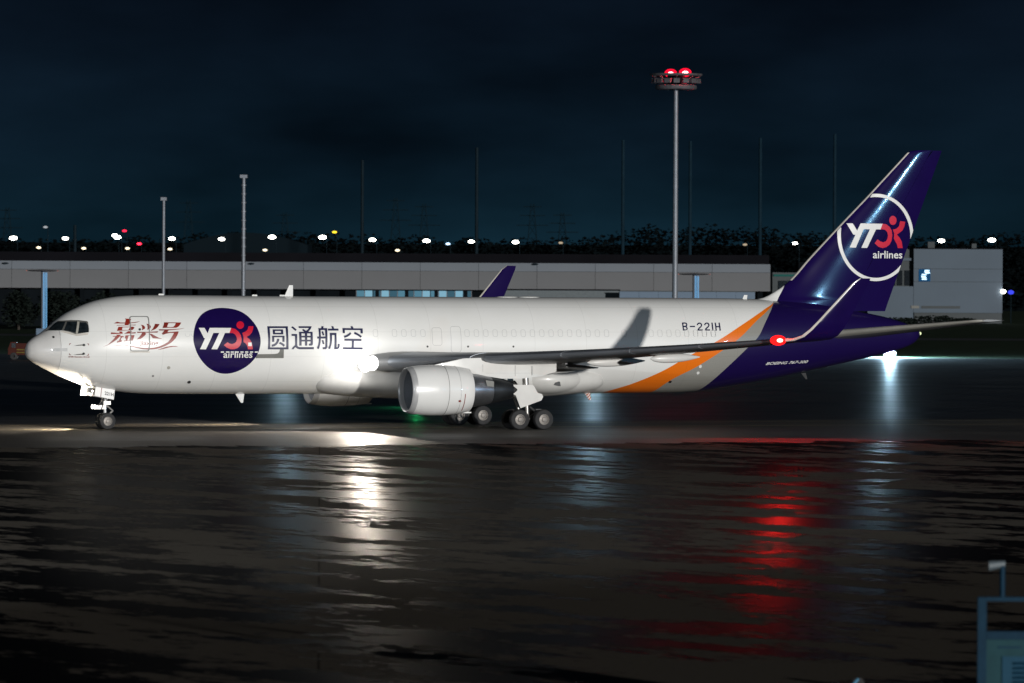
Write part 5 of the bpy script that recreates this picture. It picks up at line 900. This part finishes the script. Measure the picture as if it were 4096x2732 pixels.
MB().box(((xa + xb) / 2, 2, za + 0.1), (xb - xa + 0.4, 4.4, 0.2)).build('roof', 'dark_roof', g2)
# --- annex between terminal and fin
an = empty('annex_building', (0, 940, 0)); tag(an, 'dim annex with green lit fascia between the terminal end and the tail fin', 'building')
x0, x1 = at(3090, 1100, 940).x, at(3420, 1100, 940).x; z1 = at(3150, 1090, 940).z
MB().box(((x0 + x1) / 2, 5, z1 / 2), (x1 - x0, 10, z1)).build('wall', 'grey_wall', an)
MB().box(((x0 + x1) / 2, -0.1, z1 - 0.5), (x1 - x0 - 0.4, 0.2, 0.35)).build('fascia', emis('fascia_green', (0.03, 0.16, 0.14), 0.5), an)
MB().box(((x0 + x1) / 2, -0.08, z1 - 2.2), (x1 - x0 - 2, 0.2, 1.6)).build('window', 'window_dark', an)
MB().box(((x0 + x1) / 2 + 1, 5, z1 + 0.9), (7, 6, 1.8)).build('plant_room', 'dark_wall', an)
# --- white block on the right
YW = 1050.0
wb = empty('white_building', (0, YW, 0)); tag(wb, 'pale block with horizontal joints and one blue lit window right of the fin', 'building')
W = lambda u, v: at(u, v, YW)
xl, xr = W(3655, 1100).x, W(4010, 1100).x
zt = W(3830, 996).z; z1 = W(3830, 1076).z; z2 = W(3830, 1127.5).z; z3 = W(3830, 1252).z
for a_, b_ in ((z1, zt), (z2, z1), (z3, z2)): MB().box(((xl + xr) / 2, 0.15, (a_ + b_) / 2), (xr - xl, 0.3, b_ - a_ - 0.07)).build('wall_band', 'white_wall', wb)
MB().box(((xl + xr) / 2, 0.25, z3 / 2), (xr - xl - 0.3, 0.3, z3 - 0.05)).build('plinth', 'grey_wall', wb)
MB().box(((xl + xr) / 2, 7.2, zt / 2 - 0.05), (xr - xl - 0.1, 13.6, zt - 0.1)).build('core', 'grey_wall', wb)
MB().box(((xl + xr) / 2, 7, zt + 0.08), (xr - xl + 0.3, 14.4, 0.16)).build('roof', 'dark_roof', wb)
x0 = W(3470, 1100).x
MB().box(((x0 + xl) / 2, 4.5, zt / 2), (xl - x0 - 0.05, 6, zt)).build('stair_block', 'grey_wall', wb)
MB().box(((x0 + xl) / 2, 0.3, W(3560, 1145).z / 2), (xl - x0 - 0.1, 0.5, W(3560, 1145).z)).build('front_wall', 'white_wall', wb)
MB().box(((x0 + xl) / 2, 1.2, W(3560, 1037).z), (xl - x0 - 0.1, 0.7, 0.5)).build('ledge', 'white_wall', wb)
for u0, u1 in ((3560, 3590), (3596, 3618), (3626, 3648)):
    MB().box(((W(u0, 0).x + W(u1, 0).x) / 2, 1.45, W(3600, 1112).z), (W(u1, 0).x - W(u0, 0).x, 0.12, 2.9)).build('window', 'window_dark', wb)
fr = MB().box(((W(3682, 0).x + W(3727, 0).x) / 2, -0.04, (z1 + z2) / 2), (2.2, 0.12, z1 - z2 - 0.12)).build('window', emis('blue_room', (0.01, 0.07, 0.17), 0.9), wb)
for k, (u, v) in enumerate(((3708, 1082), (3707, 1088), (3710, 1092), (3696, 1098), (3694, 1105), (3696, 1111), (3697, 1117))):
    MB().box((W(u, v).x, -0.14, W(u, v).z), (0.9, 0.05, 0.17)).build('light_slat', emis('slat_light', (0.55, 0.83, 1.0), 2.6), fr)
MB().box(((W(3650, 0).x + W(3685, 0).x) / 2, -0.05, W(3660, 1228).z), (1.5, 0.2, 0.5)).build('vent', 'panel_grey', wb)
MB().box(((W(3690, 0).x + W(3850, 0).x) / 2, -0.04, W(3760, 1229).z), (7.4, 0.1, 0.5)).build('recessed_band', 'grey_wall', wb)
MB().box((W(3733, 0).x, 2, zt + 0.75), (1.3, 1.5, 1.2)).build('roof_unit', 'grey_wall', wb)
MB().box((W(3905, 0).x, 2, zt + 0.6), (0.9, 1.2, 0.9)).build('roof_unit', 'grey_wall', wb)
MB().ball((W(4012, 1166).x, -0.5, W(4012, 1166).z), (0.5, 0.3, 0.38)).build('wall_lamp', white_lamp, wb, True)
bl = MB().tube((0, 0, -2.2), (0, 0, 0), 0.07).build('beacon_post', 'pole_dark'); bl.location = W(4040, 1169); bl.location.y = YW - 2
zb_ = bl.location.z
bl2 = empty('blue_beacon', (bl.location.x, YW - 2, 0)); tag(bl2, 'small blue beacon lamp on a post by the right end of the pale block', 'beacon')
bl.data.clear_geometry(); bpy.data.objects.remove(bl)
MB().tube((0, 0, 0), (0, 0, zb_ - 0.4), 0.08).build('post', 'pole_dark', bl2); MB().ball((0, 0, zb_), (0.6, 0.35, 0.42)).build('lamp', emis('beacon_blue', (0.05, 0.07, 0.9), 1.2), bl2, True)

# --- masts
def mast(u, vt, Y, w_px, m, label, head=True, ribs=False):
    p = at(u, vt, Y); o = empty('light_mast', (p.x, Y, 0)); tag(o, label, 'light mast', 'tall light masts behind the terminal')
    r = w_px / F_PX * Y / 2
    MB().tube((0, 0, 0), (0, 0, p.z), r, r * 0.8, 12).build('pole', m, o, True, 40)
    if head:
        MB().box((0, 0, p.z + 0.2), (r * 3.4, r * 3.4, 0.4)).build('head', m, o)
    if ribs:
        for k in range(16): MB().revolve([(0, r * 1.0), (0.02, r * 1.12), (0.18, r * 1.12), (0.2, r * 1.0)], (0, 0, p.z - 1 - k * 1.1), 'z', 12).build('joint_ring', m, o)
    return o
mast(975, 712, 690, 17, 'pole_grey', 'thick ribbed grey mast rising above the terminal left of the blade antenna', True, True)
mast(655, 802, 690, 14, 'pole_grey', 'slimmer grey mast, leftmost of the tall masts')
for u, v, lab, m in ((2493, 560, 'faint bluish mast just left of the mast with red beacons', 'pole_blue'), (2762, 565, 'faint bluish mast just right of the mast with red beacons', 'pole_blue'),
                  (3042, 552, 'faint bluish mast midway between the red beacon mast and the fin', 'pole_blue'), (3340, 536, 'faint bluish mast rising directly behind the fin', 'pole_blue'),
                  (1450, 640, 'very faint thin mast right of the thick ribbed mast', 'pole_dark'), (1908, 590, 'very faint thin mast above the far winglet', 'pole_dark'), (300, 900, 'short faint mast behind the left end of the lamp row', 'pole_dark'), (885, 0, '', '')):
    if lab: mast(u, v, 1130, 15, m, lab, False)
# big mast with red obstruction lights
YB = 690.0; p = at(2704, 355, YB); hm_ = empty('floodlight_mast', (p.x, YB, 0))
tag(hm_, 'tallest mast with a wide lamp crown and two red beacons glowing on top', 'light mast')
r = 10.5 / F_PX * YB
MB().tube((0, 0, 0), (0, 0, p.z), r * 1.12, r * 0.8, 16).build('pole', 'pole_grey', hm_, True, 40)
zc = p.z
mat('mast_head', (0.055, 0.05, 0.055), 0.7, var=0.3, scale=2)
MB().revolve([(0.0, 2.5), (0.14, 2.6), (0.5, 2.6), (0.55, 2.5), (0.0, 2.5)], (0, 0, zc - 0.1), 'z', 28).build('lower_ring', 'mast_head', hm_)
MB().revolve([(0.0, 3.1), (0.12, 3.3), (0.3, 3.3), (0.34, 3.1), (0.0, 3.1)], (0, 0, zc + 1.55), 'z', 28).build('upper_ring', 'mast_head', hm_)
MB().tube((0, 0, zc - 0.1), (0, 0, zc + 1.9), 0.9, 1.2, 14).build('hub', 'dark_roof', hm_)
fl = None
for k in range(16):
    a_ = 2 * math.pi * k / 16
    if fl is None:
        fl = MB().box((2.85, 0, 0), (0.45, 0.75, 0.55)).build('floodlight', 'mast_head', hm_); fl.location = (0, 0, zc + 0.95)
    else: dup(fl, hm_, (0, 0, zc + 0.95), (0, 0, a_))
for k in range(8): MB().tube((0.8 * math.cos(k * 0.785), 0.8 * math.sin(k * 0.785), zc + 0.5), (3.1 * math.cos(k * 0.785), 3.1 * math.sin(k * 0.785), zc + 1.6), 0.06, n=6).build('spoke', 'mast_head', hm_)
red = emis('beacon_red_halo', (1.0, 0.005, 0.03), 1.5); redc = emis('beacon_core', (1.0, 0.5, 0.5), 8)  # red balls enlarged to stand for the halo around the bright bulbs
for u, v in ((2683, 293), (2741, 290)):
    q = at(u, v, YB); MB().ball((q.x - p.x, 0, q.z), (0.78, 0.5, 0.55), 16, 10).build('beacon', red, hm_, True); MB().ball((q.x - p.x, -0.42, q.z - 0.02), (0.36, 0.2, 0.18), 14, 8).build('beacon_bulb', redc, hm_, True)
    MB().tube((q.x - p.x, 0, zc + 1.8), (q.x - p.x, 0, q.z - 0.2), 0.12, n=8).build('beacon_stem', 'mast_head', hm_)
    lamp('beacon_lamp', 'POINT', hm_, (q.x - p.x, -0.6, q.z + 0.0), 2000, (1.0, 0.03, 0.06), 0.3)
# --- disc topped light columns
for u, v, ub, lab in ((170, 1083, 1302, 'blue lit column with a flat disc top left of the airliner nose'), (2776, 1097, 1190, 'blue lit column with a flat disc top beside the red beacon mast')):
    Y = 770.0; p = at(u, v, Y); o = empty('disc_light_column', (p.x, Y, 0)); tag(o, lab, 'light column', 'disc topped light columns')
    MB().revolve([(-0.12, 0.02), (-0.10, 1.4), (0.0, 2.3), (0.06, 2.3), (0.1, 1.6), (0.16, 0.02)], (0, 0, p.z), 'z', 32).build('disc', 'mast_head', o, True, 30)
    MB().tube((0.1, 0, 0), (0.1, 0, p.z - 0.1), 0.3, 0.3, 12).build('pole', 'pole_grey', o, True, 40)
    for k in range(3): MB().box((0.18 + 0.22 * k, -0.34, p.z / 2 - 0.1), (0.12, 0.06, p.z - 0.3)).build('light_tube', emis('tube_blue', (0.17, 0.42, 0.72), 0.95), o)
    MB().box((0, 0, 0.45), (1.6, 1.2, 0.9)).build('pedestal', 'low_wall', o)
    for s_ in (-1, 1): MB().box((2.0 * s_, -0.5, p.z + 0.02), (0.5, 0.12, 0.09)).build('marker_light', emis('marker_red', (0.9, 0.22, 0.16), 0.9), o)
# --- street lamps behind the terminal
names = ['first', 'second', 'third', 'fourth', 'fifth', 'sixth', 'seventh', 'eighth', 'ninth', 'tenth', 'eleventh']
ref = None
def street(u, v, Y, s, m, label, group, arm=0.9):
    p = at(u, v, Y); o = empty('street_lamp', (p.x, Y, 0)); tag(o, label, 'street lamp', group)
    MB().tube((arm, 0, 0), (arm, 0, p.z + 0.1), 0.1, 0.06, 8).build('pole', 'pole_dark', o)
    MB().tube((arm, 0, p.z + 0.1), (0, 0, p.z + 0.12), 0.05, 0.05, 6).build('arm', 'pole_dark', o)
    MB().ball((0, -0.05, p.z - 0.02), (0.78 * s, 0.4 * s, 0.38 * s), 14, 8).build('lamp_head', m, o, True)
for k, (u, v) in enumerate(((53, 952), (262, 953), (470, 949), (688, 954), (886, 956), (1088, 948), (1290, 949), (1490, 959), (1706, 963), (1885, 966), (2062, 968))):
    street(u, v, 1160, (1.05, 0.85, 0.95, 0.9, 0.85, 1.0, 1.05, 0.9, 0.95, 0.82, 0.9)[k], white_lamp, '%s bright white street lamp counted from the left above the terminal roof' % names[k], 'bright street lamps in a row behind the terminal')
street(3180, 973, 1160, 0.7, white_lamp, 'lone white street lamp just left of the fin', 'bright street lamps in a row behind the terminal')
street(3765, 963, 1160, 0.95, white_lamp, 'white street lamp above the left part of the pale block', 'bright street lamps in a row behind the terminal')
street(3967, 960, 1160, 1.05, white_lamp, 'white street lamp above the right end of the pale block', 'bright street lamps in a row behind the terminal')
street(459, 941, 1165, 0.75, white_lamp, 'smaller white lamp touching the third bright street lamp', 'bright street lamps in a row behind the terminal')
dimw = emis('dim_white', (1.0, 0.85, 0.6), 2.4)
for (u, v, m, lab) in ((155, 990, dimw, 'small warm path lamp between the first and second bright lamps'), (335, 993, dimw, 'small warm path lamp between the second and third bright lamps'), (510, 993, dimw, 'small warm path lamp below the third bright lamp'),
                    (680, 996, dimw, 'small warm path lamp below the fourth bright lamp'), (1060, 1000, dimw, 'small warm path lamp below the sixth bright lamp'), (1590, 1001, dimw, 'small warm path lamp below and right of the eighth bright lamp'),
                    (1792, 975, emis('dim_blue', (0.5, 0.75, 1.0), 3.0), 'small bluish lamp between the ninth and tenth bright lamps'), (2243, 971, emis('faint_warm', (1.0, 0.8, 0.55), 0.5), 'faint warm lamp right of the eleventh bright lamp'), (182, 908, emis('faint_white', (0.8, 0.85, 0.9), 0.5), 'faint pale lamp high above the second bright lamp'),
                    (2980, 978, emis('faint_warm', (1, .8, .55), .5), 'faint warm lamp left of the lone lamp by the fin'),
                    (1338, 928, emis('amber', (1.0, 0.72, 0.03), 2.2), 'small yellow lamp above and right of the seventh bright lamp'), (498, 923, emis('signal_red', (1.0, 0.02, 0.06), 2.6), 'small red lamp above the third bright lamp'),
                    (557, 975, emis('signal_red2', (1.0, 0.02, 0.05), 6), 'brighter red lamp between the third and fourth bright lamps')):
    street(u, v, 1150, 0.62, m, lab, 'small lamps scattered behind the terminal', 0.5)
# --- far hall, transmission towers
fh = empty('far_hall', (0, 1300, 0)); tag(fh, 'dark far hall with a shallow curved roof behind the lamp row', 'building')
x0, x1 = at(735, 950, 1300).x, at(1230, 950, 1300).x; zt = at(980, 930, 1300).z
rg = []
for i in range(17):
    t = i / 16; rg.append((x0 + (x1 - x0) * t, zt - 4.5 + 4.5 * math.sin(math.pi * (0.12 + 0.76 * t))))
mat('far_dark', (0.004, 0.009, 0.013), 0.8, spec=0.05); MB().plate([(x0, 0)] + rg + [(x1, 0)], 0, 30).build('shell', 'far_dark', fh)
MB().box(((x0 + x1) / 2, -0.2, zt - 5.6), (x1 - x0 - 3, 0.3, 0.35)).build('eaves_band', 'pole_blue', fh)
mat('lattice_dark', (0.005, 0.015, 0.023), 0.8, spec=0.05)
for k, (u, v) in enumerate(((1583, 790), (1697, 815), (2130, 815), (755, 800), (30, 830), (2250, 850), (1140, 850))):
    Y = 1900.0; p = at(u, v, Y); h = p.z; b = MB(); o = empty('transmission_tower', (p.x, Y, 0))
    tag(o, ('faint lattice tower just right of the eighth bright lamp', 'faint lattice tower rising behind the ninth bright lamp', 'faint lattice tower right of the eleventh lamp', 'faint lattice tower right of the leftmost tall mast', 'faint lattice tower at the left edge of the photo', 'faint lattice tower farthest right', 'faint lattice tower above the far hall')[k], 'tower', 'transmission towers on the horizon')
    for sx in (-1, 1):
        for sy in (-1, 1): b.tube((3.2 * sx, 3.2 * sy, 0), (0.5 * sx, 0.5 * sy, h), 0.22, 0.14, 5)
    b.build('leg_frame', 'lattice_dark', o); b = MB(); n_ = 9
    for q in range(n_):
        z0, z1_ = h * q / n_, h * (q + 1) / n_; w0_, w1_ = 3.2 - 2.7 * q / n_, 3.2 - 2.7 * (q + 1) / n_
        b.tube((-w0_, -w0_, z0), (w1_, -w1_, z1_), 0.1, n=4).tube((w0_, -w0_, z0), (-w1_, -w1_, z1_), 0.1, n=4)
    b.build('bracing', 'lattice_dark', o)
    for z_, w_ in ((0.78, 5.5), (0.88, 4.4), (0.97, 3.2)): MB().tube((-w_, 0, h * z_), (w_, 0, h * z_), 0.16, 0.16, 5).build('cross_arm', 'lattice_dark', o)
# --- trees
mat('leaf_dark', (0.007, 0.011, 0.009), 0.8, var=0.6, scale=0.6, spec=0.1)
mat('bark', (0.04, 0.033, 0.027), 0.9, var=0.3, scale=3, bump=0.5)
rnd = random.Random(3)
def leaves(b, c, r, n, s):
    for _ in range(n):
        while True:
            p_ = Vector((rnd.uniform(-1, 1), rnd.uniform(-1, 1), rnd.uniform(-1, 1)))
            if 0.35 < p_.length < 1.0 + 0.12 * rnd.random(): break
        p_ = Vector((c[0] + p_.x * r[0], c[1] + p_.y * r[1], c[2] + p_.z * r[2]))
        q = Matrix.Rotation(rnd.uniform(0, 6.28), 3, 'Z') @ Matrix.Rotation(rnd.uniform(0, 3.14), 3, 'X'); k = s * rnd.uniform(0.6, 1.3)
        b.add([p_ + q @ Vector(v) * k for v in ((-1, 0, 0), (0, -0.55, 0.1), (1, 0, 0), (0, 0.55, 0.1))], [(0, 1, 2, 3)])
def leaf_obj(b, name, parent=None):
    me = bpy.data.meshes.new(name); me.from_pydata(b.v, [], b.f); me.update()
    return link(name, me, 'leaf_dark', parent)
def tree(u, vtop, Y, width_px, label, name='round_tree'):
    p = at(u, vtop, Y); w_ = width_px / F_PX * Y / 2; h = p.z; o = empty(name, (p.x, Y, 0)); tag(o, label, 'tree', 'dark trees along the service road')
    MB().tube((0, 0, 0), (0.1, 0, h * 0.5), 0.22, 0.12, 8).tube((0.05, 0, h * 0.35), (w_ * 0.4, 0.2, h * 0.65), 0.1, 0.05, 6).tube((0.05, 0, h * 0.3), (-w_ * 0.4, -0.2, h * 0.62), 0.1, 0.05, 6).build('trunk', 'bark', o)
    b = MB()
    for k in range(11):
        a_ = rnd.uniform(0, 6.28); q = rnd.uniform(0.1, 0.62)
        leaves(b, (w_ * q * math.cos(a_), w_ * q * math.sin(a_), h * rnd.uniform(0.36, 0.70)), (w_ * rnd.uniform(0.4, 0.6), w_ * 0.5, h * rnd.uniform(0.22, 0.3)), 260, 0.30)
    leaf_obj(b, 'crown', o)
for u, v, w_, lab in ((75, 1150, 170, 'rounded dark tree at the left edge below the terminal'), (245, 1158, 190, 'dark tree right of the left light column'), (395, 1163, 190, 'dark tree above the airliner forehead'), (540, 1168, 180, 'dark tree behind the front of the fuselage crown'), (690, 1172, 180, 'dark tree whose top just clears the fuselage by the leftmost mast')):
    tree(u, v, 840, w_, lab)
for u, v, w_, lab in ((3600, 1270, 150, 'low dark bush at the foot of the pale block near the rudder'), (3730, 1262, 170, 'widest low dark bush below the pale block'), (3850, 1274, 140, 'low dark bush below the pale block, right of the widest one')):
    p = at(u, v, 1000); o = empty('low_bush', (p.x, 1000, 0)); tag(o, lab, 'bush', 'bushes below the pale block')
    b = MB(); hw = w_ / F_PX * 1000 / 2; h = max(1.4, p.z)
    for k in range(6): leaves(b, (rnd.uniform(-0.6, 0.6) * hw, rnd.uniform(-0.5, 0.5), h * 0.5), (hw * 0.5, 0.9, h * 0.5), 160, 0.25)
    leaf_obj(b, 'foliage', o); MB().tube((0, 0, 0), (0, 0, h * 0.5), 0.12, 0.05, 6).build('stem', 'bark', o)
# far wood on the horizon: one mass
b = MB(); Y = 1450.0
u = -150
while u < 4250:
    vt = 958 + 16 * math.sin(u * 0.004) + rnd.uniform(-16, 14) - (24 if 2500 < u < 3300 else 0) + (10 if 1000 < u < 1500 else 0)
    p = at(u, vt, Y); wd = rnd.uniform(3.2, 5.5)
    for k in range(3): leaves(b, (p.x + rnd.uniform(-2, 2), Y + rnd.uniform(-6, 6), p.z * (0.82 - 0.26 * k)), (wd, 3, p.z * 0.22), 85, 0.7)
    u += rnd.uniform(16, 30)
mat('wood_dark', (0.0018, 0.0040, 0.0050), 0.9, var=0.5, scale=0.05, spec=0.05)
me = bpy.data.meshes.new('far_wood'); me.from_pydata(b.v, [], b.f); me.update(); wood = link('far_wood', me, 'wood_dark'); tag(wood, 'dark line of far trees on the horizon', 'trees', kind='stuff')
tag(MB().add([(-2500, 1462, 0), (2500, 1462, 0), (2500, 1480, 17.2), (-2500, 1480, 17.2), (2500, 2400, 17.2), (-2500, 2400, 17.2)], [(0, 1, 2, 3), (3, 2, 4, 5)]).build('far_hill', 'wood_dark'), kind='structure')

# --- red service truck behind the nose
YR = 545.0
rv = empty('red_truck', at(112, 1400, YR)); rv.location.z = 0; tag(rv, 'small red service truck with yellow stripe behind the airliner nose', 'truck')
mat('truck_red', (0.05, 0.012, 0.008), 0.6, var=0.15, spec=0.1); mat('truck_yellow', (0.12, 0.10, 0.02), 0.6, spec=0.1)
MB().box((0.4, 0, 1.05), (3.0, 1.8, 1.15)).build('body', 'truck_red', rv)
MB().loft([[(-1.9, -0.88, 0.5), (-1.1, -0.88, 0.5), (-1.1, 0.88, 0.5), (-1.9, 0.88, 0.5)], [(-1.9, -0.88, 1.1), (-1.1, -0.88, 1.1), (-1.1, 0.88, 1.1), (-1.9, 0.88, 1.1)], [(-1.65, -0.8, 1.75), (-1.1, -0.8, 1.75), (-1.1, 0.8, 1.75), (-1.65, 0.8, 1.75)]]).build('cab', 'truck_red', rv)
MB().box((-1.35, -0.87, 1.42), (0.4, 0.03, 0.45)).build('window', 'window_dark', rv)
for z in (0.72, 1.0): MB().box((0.4, -0.915, z), (2.9, 0.02, 0.1)).build('stripe', 'truck_yellow', rv)
sw = []
for x, y in ((-1.35, -0.8), (1.2, -0.8), (-1.35, 0.8), (1.2, 0.8)):
    if not sw: sw = [MB().revolve([(-0.11, 0.15), (-0.12, 0.30), (-0.08, 0.36), (0.08, 0.36), (0.12, 0.30), (0.11, 0.15), (0.05, 0.004)], (0, 0, 0), 'y', 20).build('wheel', 'tyre_rubber', rv, True, 40, (x, y, 0.36))]
    else: dup(sw[0], rv, (x, y, 0.36))
MB().box((-1.92, 0, 0.72), (0.05, 1.2, 0.12)).build('bumper', 'gear_dark', rv)
# --- blue white work lights on the far side of the aircraft
def worklight(u, Y, h, energy, label, color=(0.50, 0.80, 1.0), strength=60):
    p = at(u, 1400, Y); o = empty('work_light', (p.x, Y, 0)); tag(o, label, 'work light', 'portable work lights beyond the aircraft')
    MB().box((0, 0, 0.35), (1.3, 0.8, 0.5)).build('trolley', 'gear_dark', o)
    for x in (-0.5, 0.5): MB().tube((x, -0.45, 0.18), (x, 0.45, 0.18), 0.18, n=14).build('wheel', 'tyre_rubber', o)
    MB().tube((0, 0, 0.6), (0, 0, h), 0.06, n=8).build('pole', 'pole_grey', o)
    MB().box((0, -0.05, h), (0.9, 0.16, 0.4)).build('housing', 'gear_dark', o)
    MB().box((0, -0.15, h), (0.6, 0.05, 0.24)).build('lens', emis('work_blue', color, 8), o)
    lamp('work_lamp', 'POINT', o, (0, -0.5, h + 0.1), energy, color, 0.4)
worklight(3558, 592, 0.80, 60000, 'bright blue white work light hidden behind the tail cone')
worklight(1140, 600, 1.9, 30000, 'blue white work light behind the forward fuselage')
worklight(2372, 600, 1.9, 42000, 'blue white work light behind the fuselage aft of the main gear')
# green taxiway light behind the engine
p = at(1665, 1640, 354); o = empty('taxiway_light', (p.x, 354, 0)); tag(o, 'green taxiway light glowing on the ground behind the near engine', 'taxiway light')
MB().revolve([(0, 0.16), (0.03, 0.15), (0.06, 0.09), (0.075, 0.004)], (0, 0, 0.008), 'z', 16).build('housing', 'gear_metal', o)
MB().ball((0, 0, 0.10), (0.1, 0.1, 0.05)).build('lens', emis('taxi_green', (0.05, 1.0, 0.4), 12), o, True)
lamp('taxiway_lamp', 'POINT', o, (0, 0, 0.45), 420, (0.04, 1.0, 0.35), 0.12)

# --- blue equipment stand in the lower right corner
YF = 100.0; k_ = YF / F_PX
es = empty('equipment_stand', at(3910, 2400, YF)); zs_ = es.location.z; es.location.z = 0
tag(es, 'blue steel equipment stand with an open window frame and louvred panel at lower right', 'equipment stand')
mat('stand_blue', (0.005, 0.029, 0.056), 0.45, var=0.15, spec=0.08, scale=4); mat('stand_teal', (0.014, 0.052, 0.064), 0.5, var=0.12, spec=0.08, scale=3); mat('louvre_blue', (0.013, 0.058, 0.10), 0.45, var=0.1, spec=0.08)
Wd = 1.9
def hz(v): return at(3950, v, YF).z
MB().box((0.08, 0, hz(2388) / 2), (0.16, 0.2, hz(2388))).build('post', 'stand_blue', es)
MB().box((Wd - 0.08, 0, hz(2388) / 2), (0.16, 0.2, hz(2388))).build('post', 'stand_blue', es)
MB().box((Wd / 2, 0, (hz(2387) + hz(2404)) / 2), (Wd - 0.325, 0.19, hz(2387) - hz(2404))).build('top_rail', 'stand_blue', es)
MB().box((Wd / 2, 0, (hz(2524) + hz(2556)) / 2), (Wd - 0.325, 0.22, hz(2524) - hz(2556))).build('sill', 'stand_blue', es)
MB().box((Wd / 2, 0.02, hz(2558) / 2 + 0.05), (Wd - 0.33, 0.12, hz(2558) - 0.1)).build('panel', 'stand_teal', es)
MB().box((0.165 + 0.42, -0.05, hz(2588)), (0.42, 0.02, 0.035)).build('handle_slot', 'stand_blue', es)
lp = MB().box((1.1, -0.055, hz(2690)), (1.3, 0.03, 0.60)).build('louvre_panel', 'louvre_blue', es)
for k in range(5): MB().box((1.15, -0.085, hz(2652 + 19 * k)), (1.0, 0.04, 0.032), Matrix.Rotation(R(25), 3, 'X')).build('louvre', 'stand_blue', es)
zt_ = hz(2387)
MB().tube((0.45, 0, zt_), (0.45, 0, zt_ + 0.56), 0.05, n=12).build('lamp_pole', 'stand_blue', es, True, 40)
mat('lamp_grey', (0.10, 0.13, 0.15), 0.5)
MB().loft([[(0.50 - 0.30 * t, 0.07 * math.cos(a_ * 0.5236) * (0.6 + 0.7 * t), zt_ + 0.60 - 0.04 * t + 0.085 * math.sin(a_ * 0.5236) * (0.7 + 0.4 * t)) for a_ in range(12)] for t in (0.0, 0.35, 0.75, 1.0)]).build('lamp_head', 'lamp_grey', es, True, 40)
for x in (0.08, Wd - 0.08): MB().box((x, 0.5, 0.06), (0.16, 1.2, 0.12)).build('foot', 'stand_blue', es)
# --- small chock with a pale blue strap at the bottom edge
p = at(3432, 2718, 113); ck = empty('wheel_chock', (p.x, 113, 0)); tag(ck, 'small black chock with a pale blue strap at the bottom edge', 'wheel chock')
MB().loft([[(-0.17, -0.1, 0), (0.17, -0.1, 0), (0.08, -0.1, 0.2), (-0.08, -0.1, 0.2)], [(-0.17, 0.1, 0), (0.17, 0.1, 0), (0.08, 0.1, 0.2), (-0.08, 0.1, 0.2)]]).build('block', 'tyre_rubber', ck)
mat('strap_blue', (0.08, 0.25, 0.4), 0.5); MB().tube((-0.12, -0.12, 0.05), (0.0, -0.12, 0.19), 0.03, n=8).build('strap', 'strap_blue', ck)

# --- unseen floodlight masts added behind the camera as fill for the aircraft's near side
for lab, x, y, z, en, colr in (('unseen fill light mast added behind the camera on the right', 219, 143, 28, 130000, (0.30, 0.66, 1.0)), ('unseen fill light mast added behind the camera on the left', -112, 60, 32, 440000, (0.86, 0.93, 1.0))):
    o = empty('fill_mast', (x, y, 0)); tag(o, lab, 'light mast', 'unseen fill light masts added behind the camera')
    MB().tube((0, 0, 0), (0, 0, z), 0.4, 0.2, 14).build('pole', 'pole_grey', o, True, 40)
    MB().box((0, 0, z + 0.3), (4.0, 0.6, 0.5)).build('head', 'mast_head', o)
    d_ = (ac_world(0, 0, 4.5) - Vector((x, y, z)))
    for k in range(4): MB().box((-1.5 + k, 0, z + 0.8), (0.7, 0.5, 0.5)).build('floodlight', 'mast_head', o)
    lamp('fill_lamp', 'SPOT', o, d_.normalized() * 1.5 + Vector((0, 0, z + 0.8)), en, colr, 1.2, d_, 60, 0.5)
